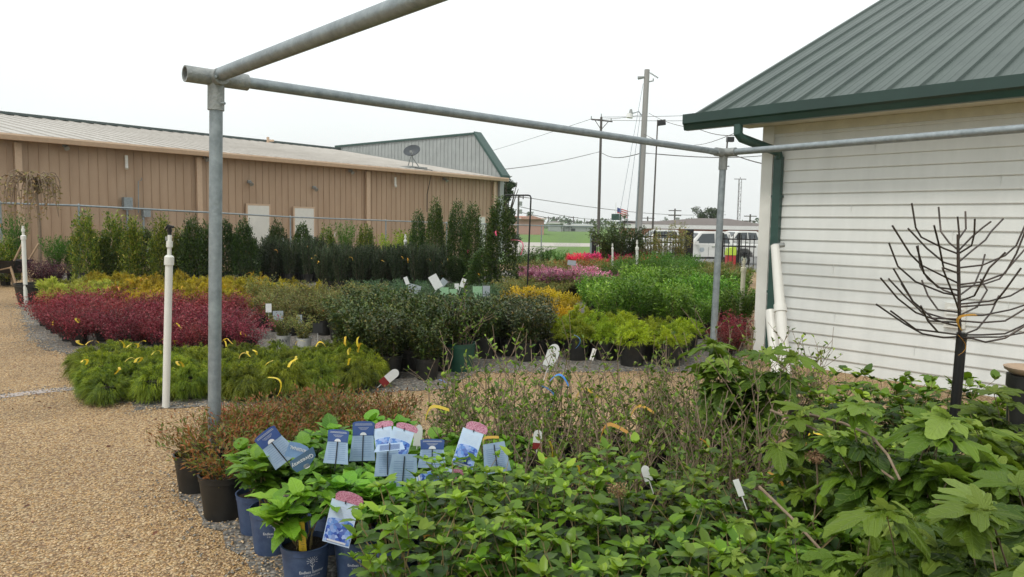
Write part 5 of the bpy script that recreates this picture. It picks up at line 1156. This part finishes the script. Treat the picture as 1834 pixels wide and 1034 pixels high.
tree('far_tree', 'small far tree left of the field power pole', 1019, 240, 393, 12); tree('far_tree', 'small dark far tree beyond the field', 1006, 220, 392, 8)
tree('street_tree', 'small tree beside the green street sign', 1117, 60, 378, 22, n=700)
# far treeline
g = np.random.default_rng(9); n = 14000; px = g.uniform(-600, 2100, n); d = g.uniform(380, 520, n); x = (px - 917) / F0 * d; z = gz(99) + g.random(n) ** 1.2 * (3.2 + 2 * np.sin(px * .02) + 1.5 * np.sin(px * .071))
lb = LB(); lb.leaves(TR, np.stack([x, d, z], 1), rnd(g, n), rnd(g, n), g.uniform(1.5, 3, n), g.random(n)); tag(link('far_woods', lb.mesh('far_woods', G['pine'])), 'low hazy treeline at the horizon', kind='stuff')
brick = mat('red_brick', (.34, .14, .09), .8, c2=(.42, .19, .13), scale=.8); broof = mat('brown_shingle', (.14, .12, .11), .9, var=.2, scale=2); wfas = mat('white_fascia', (.62, .62, .6), .6)
def house(px0, px1, d, ywt, yft, yrt, name, label, wallm, roofm_, hip=6, inset=0):
    a, c = gp(px0, d), gp(px1, d); zb = -1.5; zt = at((px0 + px1) / 2, ywt, d).z; zf_ = at((px0 + px1) / 2, yft, d).z; zr = at((px0 + px1) / 2, yrt, d + 6).z
    t = thing(name, label, 'building', (a.x, d, 0)); L_ = c.x - a.x; D2 = 14
    b = MB(); b.box((L_ / 2, D2 / 2, (zt + zb) / 2), (L_, D2, zt - zb)); b.build('wall', wallm, t)
    b = MB(); b.box((L_ / 2, D2 / 2, (zt + zf_) / 2 + .01), (L_ + 1, D2 + 1.2, zf_ - zt)); b.build('fascia', wfas, t)
    b = MB(); zf2 = zf_ + .02; e = -.6
    v = [(e, e, zf2), (L_ - e, e, zf2), (L_ - e, D2 - e, zf2), (e, D2 - e, zf2), (hip * .6 + inset, D2 / 2, zr), (L_ - hip * .6, D2 / 2, zr)]; b.v = v; b.f = [(0, 1, 5, 4), (2, 3, 4, 5), (1, 2, 5), (3, 0, 4)]; b.build('roof', roofm_, t)
    for k in range(max(1, int(L_ / 6))):
        x = 3 + k * 6
        if x > L_ - 1.5: break
        b = MB(); b.box((x, -.03, zt - 1.3), (1.4, .08, .9)); b.build('window', mat('dark_glass', (.03, .035, .04), .1) if 'dark_glass' not in bpy.data.materials else bpy.data.materials['dark_glass'], t)
house(1135, 1380, 95, 411, 404, 391, 'brick_building', 'long low red brick building with brown roof beyond the parking lot', brick, broof, 6, 6.5)
house(880, 974, 150, 392.5, 391, 387, 'pink_building', 'pink brick building with curved roof far across the field', mat('pink_brick', (.42, .24, .2), .8), brick)
house(985, 1008, 230, 401, 399, 396, 'far_house', 'tiny dark roofed house across the field', grib, broof, 3); house(1128, 1152, 130, 404, 402, 397, 'far_house', 'grey gabled house left of the power pole', grib, grib, 8); house(1152, 1172, 128, 404, 402, 396, 'far_house', 'white gabled house right of the power pole', wfas, broof, 8)
house(1010, 1062, 240, 405, 403, 401, 'far_shed', 'long low grey shed at the far edge of the field', grib, grib, 3)
b = MB(); q = gp(932, 152); b.v = []; nA = 14
# curved parapet on the pink building
pts_ = [(gp(933, 149.5).x, 388)] ; t = None
P_ = [(933, 393), (934, 389), (941, 388.5), (950, 386), (960, 388), (968, 391), (969, 393)]
V_ = [at(x, y, 149.2) for x, y in P_]; b.v = [tuple(v) for v in V_] + [tuple(v + Vector((0, 2, 0))) for v in V_]; n = len(P_); b.f = [tuple(range(n)), tuple(range(n, 2 * n))[::-1]] + [(i, n + i, n + (i + 1) % n, (i + 1) % n) for i in range(n)]
par = [o for o in COL.objects if o.name == 'pink_building'][0]; o = b.build('gable', bpy.data.materials['pink_brick'], par); o.matrix_parent_inverse = Matrix.Translation(-par.location)
polem = mat('weathered_pole', (.24, .235, .225), .85, c2=(.34, .335, .325), scale=3, stretch=(1, 1, .1)); dpole = mat('dark_pole', (.07, .06, .055), .7)
def pole(px, d, tx, ty, r0_, r1_, name, label, mt=polem, cat='utility pole'):
    q = gp(px, d); a = at(tx, ty, d); t = thing(name, label, cat, q); b = MB(); b.tube([(0, 0, 0), (a - q) * .5, a - q], [r0_, (r0_ + r1_) / 2, r1_], 12); b.build('pole', mt, t, True); return t, a - q, q
t, a, q = pole(1141, 42, 1159, 125, .2, .15, 'utility_pole', 'tallest grey utility pole with street light arm')
b = MB(); k = a * .62; b.tube([a * .0 + Vector((-.19, -.1, 0)), k + Vector((-.17, -.1, 0)), a * .65 + Vector((-.16, -.1, 0))], .045, 8); b.build('conduit', M['galv'], t, True)
c = at(1150, 208, 42) - q; e = at(1133, 203, 42) - q; b = MB(); b.tube([c, c + Vector((-.2, 0, .25)), e + Vector((.1, 0, .02)), e], .03, 8); b.build('lamp_arm', M['galv'], t)
b = MB(); b.tube([e + Vector((-.1, 0, -.02)), e + Vector((-.1, 0, .22))], [.12, .06], 10); b.build('lamp_housing', M['cast'], t); b = MB(); b.tube([e + Vector((-.18, 0, -.26)), e + Vector((-.14, 0, -.03))], [.2, .17], 14); b.build('lamp_shade', M['white'], t)
c = at(1152, 140, 42) - q; b = MB(); b.tube([c + Vector((-.3, 0, 0)), c + Vector((.1, 0, .05))], [.1, .06], 8); b.tube([at(1161, 147, 42) - q, at(1170, 145, 42) - q, at(1170, 141, 42) - q], .04, 6); b.build('bracket', M['cast'], t)
b = MB(); P1, P2 = at(1163, 130, 42) - q, at(1179, 140, 42) - q; b.tube([P1, P2], .02, 6)
for k in range(6): b.tube([P1.lerp(P2, .15 + k * .15), P1.lerp(P2, .2 + k * .15)], .055, 8)
b.build('insulator', M['cast'], t)
for (x0, y0, d0, x1, y1, d1) in ((1152, 150, 42, 1109, 388, 38), (1147, 205, 42, 1124, 375, 39)):
    b = MB(); b.tube([at(x0, y0, d0), at(x1, y1, d1), gp(x1 - (x0 - x1) * .02, d1)], .014, 5); tag(b.build('guy_wire', M['galv']), 'guy wire slanting down left from the tallest pole' + (', inner one' if x1 > 1115 else ', outer one'), 'wire')
t, a, q = pole(1071, 78, 1077, 210, .17, .12, 'utility_pole', 'slim utility pole with a crossarm left of the tallest pole', dpole)
cc = at(1077, 217, 78) - q; xx = Vector((1, .1, 0)); b = MB(); l_, r_ = at(1059, 214, 78) - q, at(1097, 218, 78) - q; b.tube([l_, r_], .08, 4); b.tube([cc - Vector((0, 0, .9)), l_.lerp(cc, .35)], .035, 4); b.tube([cc - Vector((0, 0, .9)), r_.lerp(cc, .35)], .035, 4); b.build('crossarm', dpole, t)
for pp in (l_, r_ + Vector((-.15, 0, 0)), a): b = MB(); b.tube([pp, pp + Vector((0, 0, .35))], [.07, .05], 6); b.build('insulator', M['cast'], t)
t, a, q = pole(1167, 60, 1178, 215, .09, .05, 'lamp_post', 'slender dark lamp post with box head', dpole, 'lamp post'); b = MB(); b.box(a + Vector((.32, 0, -.22)), (.6, .4, .42), Matrix.Rotation(R(-8), 3, 'Y')); b.build('lamp_head', M['blackmetal'], t)
t, a, q = pole(1287, 55, 1303, 250, .085, .06, 'lamp_post', 'slender dark lamp post behind the far pipe post', dpole, 'lamp post'); b = MB(); b.box(a + Vector((.2, 0, 0)), (.5, .4, .35)); b.build('lamp_head', M['blackmetal'], t)
t, a, q = pole(927, 120, 929, 349, .18, .14, 'utility_pole', 'far utility pole with transformers beside the black hook stand', dpole)
for dz in (-1.3, -2.6): b = MB(); b.tube([a + Vector((.35, 0, dz - .5)), a + Vector((.35, 0, dz + .2))], .25, 8); b.build('transformer', M['cast'], t)
b = MB(); b.box(a + Vector((0, 0, -.4)), (2.2, .12, .12)); b.build('crossarm', dpole, t)
for i, (px, d, tx, ty, lab) in enumerate([(1207, 150, 1209, 374, 'leaning far utility pole right of the round tree'), (1341, 150, 1344, 384, 'tiny far utility pole at the white building edge'), (982, 260, 982, 388, 'tiny far pole left of the field'), (997, 260, 997, 390, 'tiny far pole in the middle of the field'), (1027, 250, 1027, 388, 'tiny far pole right part of the field'), (1053, 260, 1053, 396, 'tiny far pole at the fence end'), (1160, 170, 1160, 388, 'tiny far pole above the white house')]):
    t, a, q = pole(px, d, tx, ty, .2, .15, 'utility_pole', lab, dpole); b = MB()
    for z in ((-.4, -1.4) if i < 2 else (-.4,)): b.box(a + Vector((0, 0, z)), (2.6 if i < 2 else 3.2, .15, .18))
    b.build('crossarm', dpole, t)
    if i == 0: b = MB(); b.tube([a + Vector((.6, 0, -3)), a + Vector((.6, 0, -1.8))], .4, 8); b.build('transformer', M['cast'], t)
# lattice mast
q = gp(1321, 110); a = at(1323, 321, 110); t = thing('lattice_mast', 'slim lattice radio mast above the brick building', 'mast', q); b = MB(); H_ = a.z - q.z
for x, y in ((-.22, 0), (.22, 0), (0, .35)): b.tube([(x, y, 0), (x, y, H_)], .035, 4)
for i in range(int(H_ / .5)):
    z = i * .5; s_ = 1 if i % 2 else -1; b.tube([(-.22 * s_, 0, z), (.22 * s_, 0, z + .5)], .022, 3); b.tube([(-.22, 0, z), (.22, 0, z)], .022, 3)
b.build('lattice', dpole, t); b = MB(); b.tube([(-.9, 0, H_), (.9, 0, H_)], .05, 4); b.tube([(0, 0, H_), (0, 0, H_ + .3)], .04, 4); b.build('aerial', dpole, t)
# wires
def wire(pts, r_, label):
    P = [at(*p) for p in pts]; out = []
    for i in range(len(P) - 1):
        for k in range(10): f = k / 10; p = P[i].lerp(P[i + 1], f); p.z -= (P[i + 1] - P[i]).length * .012 * math.sin(math.pi * f); out.append(p)
    out.append(P[-1]); b = MB(); b.tube(out, r_, 4); tag(b.build('power_line', dpole), label, 'power line', 'overhead lines')
wire([(1162, 203, 42), (1250, 231, 30), (1330, 243, 22), (1420, 262, 16)], .012, 'upper service cable from tallest pole to the green gutter')
wire([(1153, 240, 42), (1235, 260, 28), (1320, 280, 18), (1420, 300, 14)], .012, 'lower service cable behind the far pipe fitting')
wire([(860, 308, 60), (1074, 272, 78), (1150, 274, 42), (1400, 276, 60)], .028, 'thick cable from the tan building past the slim pole')
wire([(1157, 242, 42), (1180, 255, 42), (1215, 257, 38), (1325, 235, 20)], .01, 'drooping cable meeting the gutter')
for i, (a_, c_) in enumerate([((1060, 213, 78), (700, 300, 200)), ((1078, 210, 78), (1500, 190, 70)), ((1096, 216, 78), (1500, 205, 70)), ((1060, 214, 78), (1152, 205, 90)), ((929, 352, 120), (1300, 385, 200)), ((929, 370, 120), (1120, 392, 200)), ((929, 380, 120), (1120, 398, 200))]):
    wire([a_, c_], .022 if i < 4 else .05, ['thin line running left from the crossarm', 'highest thin line right of the crossarm', 'second thin line right of the crossarm', 'thin line between slim pole and lamp arm', 'upper far line over the field', 'middle far line over the field', 'lower far line over the field'][i])
# flag and sign
t, a, q = pole(1103, 90, 1103, 363, .06, .04, 'flagpole', 'white flagpole with a small striped flag', M['white'], 'flagpole')
b = MB(); zz = a.z - .6
for k in range(7):
    z0_ = zz - k * .13
    for j in range(8): b.quad((.05 + j * .17, .08 * math.sin(j), z0_ - j * .05), (.05 + (j + 1) * .17, .08 * math.sin(j + 1), z0_ - (j + 1) * .05), (.05 + (j + 1) * .17, .08 * math.sin(j + 1), z0_ - .13 - (j + 1) * .05), (.05 + j * .17, .08 * math.sin(j), z0_ - .13 - j * .05))
fl = b.mesh('flag', mat('flag_red', (.45, .06, .07), .7)); fl.materials.append(M['white']); fl.materials.append(mat('flag_blue', (.04, .06, .2), .7))
for i, p in enumerate(fl.polygons): p.material_index = 2 if (i % 8) < 3 and i // 8 < 4 else (i // 8) % 2
link('flag', fl, t)
q = gp(1104, 70); a = at(1104, 389, 70); t = thing('street_sign', 'green road sign on posts above the dark shrub', 'sign', q); b = MB(); b.box(a - q, (.95, .05, .6)); b.build('panel', gtrim, t)
for x in (-.35, .35): b = MB(); b.tube([(x, .05, 0), (x, .05, (a - q).z)], .03, 6); b.build('post', M['galv'], t)
# lime and red bin
q = gp(1307, 30); t = thing('bin', 'red and lime green bin behind the iron fence', 'bin', q); b = MB(); b.box((0, 0, .35), (.36, .3, .7)); b.build('body', mat('red_paint', (.4, .03, .04), .5), t)
b = MB(); b.v = [(-.2, -.17, .7), (.2, -.17, .7), (.2, .17, .7), (-.2, .17, .7), (-.17, -.14, .98), (.18, -.14, 1.06), (.18, .14, 1.06), (-.17, .14, .98)]; b.f = [(0, 1, 5, 4), (1, 2, 6, 5), (2, 3, 7, 6), (3, 0, 4, 7), (4, 5, 6, 7), (0, 3, 2, 1)]; b.build('lid', mat('lime_paint', (.4, .55, .05), .5), t)
# ------------------------------------------------------------------ pickups
paint = mat('white_paint', (.62, .62, .6), .25, var=.04, scale=1); glass = mat('tinted_glass', (.03, .04, .045), .06, spec=.8); rub = mat('rubber', (.015, .015, .015), .8); chrome = mat('chrome', (.5, .5, .5), .15, .9)
def pickup(px, d, rz, label, s=1):
    q = gp(px, d); t = thing('pickup_truck', label, 'truck', q, rz, 'white pickups in the parking lot', s)
    prof = [(-2.9, .55), (-2.95, .95), (-2.8, 1.08), (-1.75, 1.16), (-1.05, 1.22), (-.45, 1.78), (-.2, 1.84), (1.0, 1.84), (1.15, 1.78), (1.3, 1.22), (2.85, 1.2), (2.88, .6), (2.4, .55), (2.35, .75), (2.05, .98), (1.65, .98), (1.35, .75), (1.3, .45), (-1.2, .45), (-1.25, .75), (-1.55, .98), (-1.95, .98), (-2.25, .75), (-2.3, .55)]
    b = MB(); n = len(prof)
    for y in (-.95, .95):
        for x, z in prof: b.v.append((x, y * (.83 if z > 1.5 else 1), z))
    b.f = [tuple(range(n)), tuple(range(n, 2 * n))[::-1]] + [(i, n + i, n + (i + 1) % n, (i + 1) % n) for i in range(n)]
    bd = b.build('body', paint, t); mo = bd.modifiers.new('bevel', 'BEVEL'); mo.width = .04; mo.segments = 2; mo.limit_method = 'ANGLE'
    for y in (-1, 1):
        for poly in ([(-.78, 1.25), (-.36, 1.72), (.28, 1.74), (.28, 1.25)], [(.36, 1.25), (.36, 1.74), (.95, 1.72), (1.1, 1.25)]):
            b = MB(); b.v = [(x, y * (.965 - (z - 1.22) * .22), z) for x, z in poly]; b.v += [(v[0], v[1] - y * .02, v[2]) for v in b.v]; b.f = [(0, 1, 2, 3), (7, 6, 5, 4), (0, 4, 5, 1), (1, 5, 6, 2), (2, 6, 7, 3), (3, 7, 4, 0)]; b.build('window', glass, t)
        b = MB(); b.box((-.72, y * 1.08, 1.26), (.1, .22, .18)); b.build('mirror', paint, t)
        b = MB(); b.box((.0, y * .965, .5), (2.3, .03, .1)); b.build('running_board', rub, t)
        b = MB(); b.box((-.05, y * .955, .9), (.012, .006, .7)); b.box((.32, y * .957, .9), (.012, .006, .8)); b.build('door_seam', rub, t)
        b = MB(); b.v = [(-.4 + .13 * math.cos(R(an)), y * .957, .92 + .13 * math.sin(R(an))) for an in range(0, 360, 20)]; b.f = [tuple(range(18))]; b.build('door_emblem', M['greycard'], t)
        b = MB(); b.box((.2, y * .97, 1.08), (.16, .03, .035)); b.build('door_handle', chrome, t)
        for x in (-1.75, 1.85):
            b = MB(); b.tube([(x, y * .95, .38), (x, y * .7, .38)], .38, 24); wl = b.build('wheel', rub, t); b = MB(); b.tube([(x, y * .965, .38), (x, y * .94, .38)], .22, 16); b.build('rim', chrome, wl)
    b = MB(); b.v = [(-1.0, -.8, 1.28), (-1.0, .8, 1.28), (-.5, .72, 1.76), (-.5, -.72, 1.76)]; b.v = [(x - .03, y, z) for x, y, z in b.v]; b.f = [(0, 1, 2, 3)]; b.build('windscreen', glass, t)
    b = MB(); b.box((-2.95, 0, .62), (.12, 1.9, .2)); b.build('bumper', chrome, t); b = MB(); b.box((2.93, 0, .62), (.12, 1.9, .18)); b.build('bumper', chrome, t)
    for y in (-.75, .75): b = MB(); b.box((-2.9, y, .95), (.1, .3, .16)); b.build('headlight', M['white'], t); b = MB(); b.box((2.88, y, 1.0), (.05, .14, .34)); b.build('tail_light', bpy.data.materials['red_paint'], t)
pickup(1256, 38, R(8), 'nearer white pickup with emblem on its door')
pickup(1318, 50, R(12), 'farther white pickup mostly hidden by the nearer one')
pickup(1180, 52, R(5), 'white pickup seen through the airy shrubs left of the gate post')
# haze
bpy.context.view_layer.update()
hz = MB(); hz.box((0, 300, 24), (1600, 640, 55)); o = tag(hz.build('haze', M['white']), kind='stuff'); mh, tt, nn, ll = nodes('haze_air'); nn.remove(nn['Principled BSDF']); pv = nn.new('ShaderNodeVolumePrincipled'); pv.inputs['Color'].default_value = (.9, .93, .93, 1); pv.inputs['Density'].default_value = .0004; pv.inputs['Anisotropy'].default_value = .2
ll.new(pv.outputs[0], nn['Material Output'].inputs['Volume']); o.data.materials.clear(); o.data.materials.append(mh)
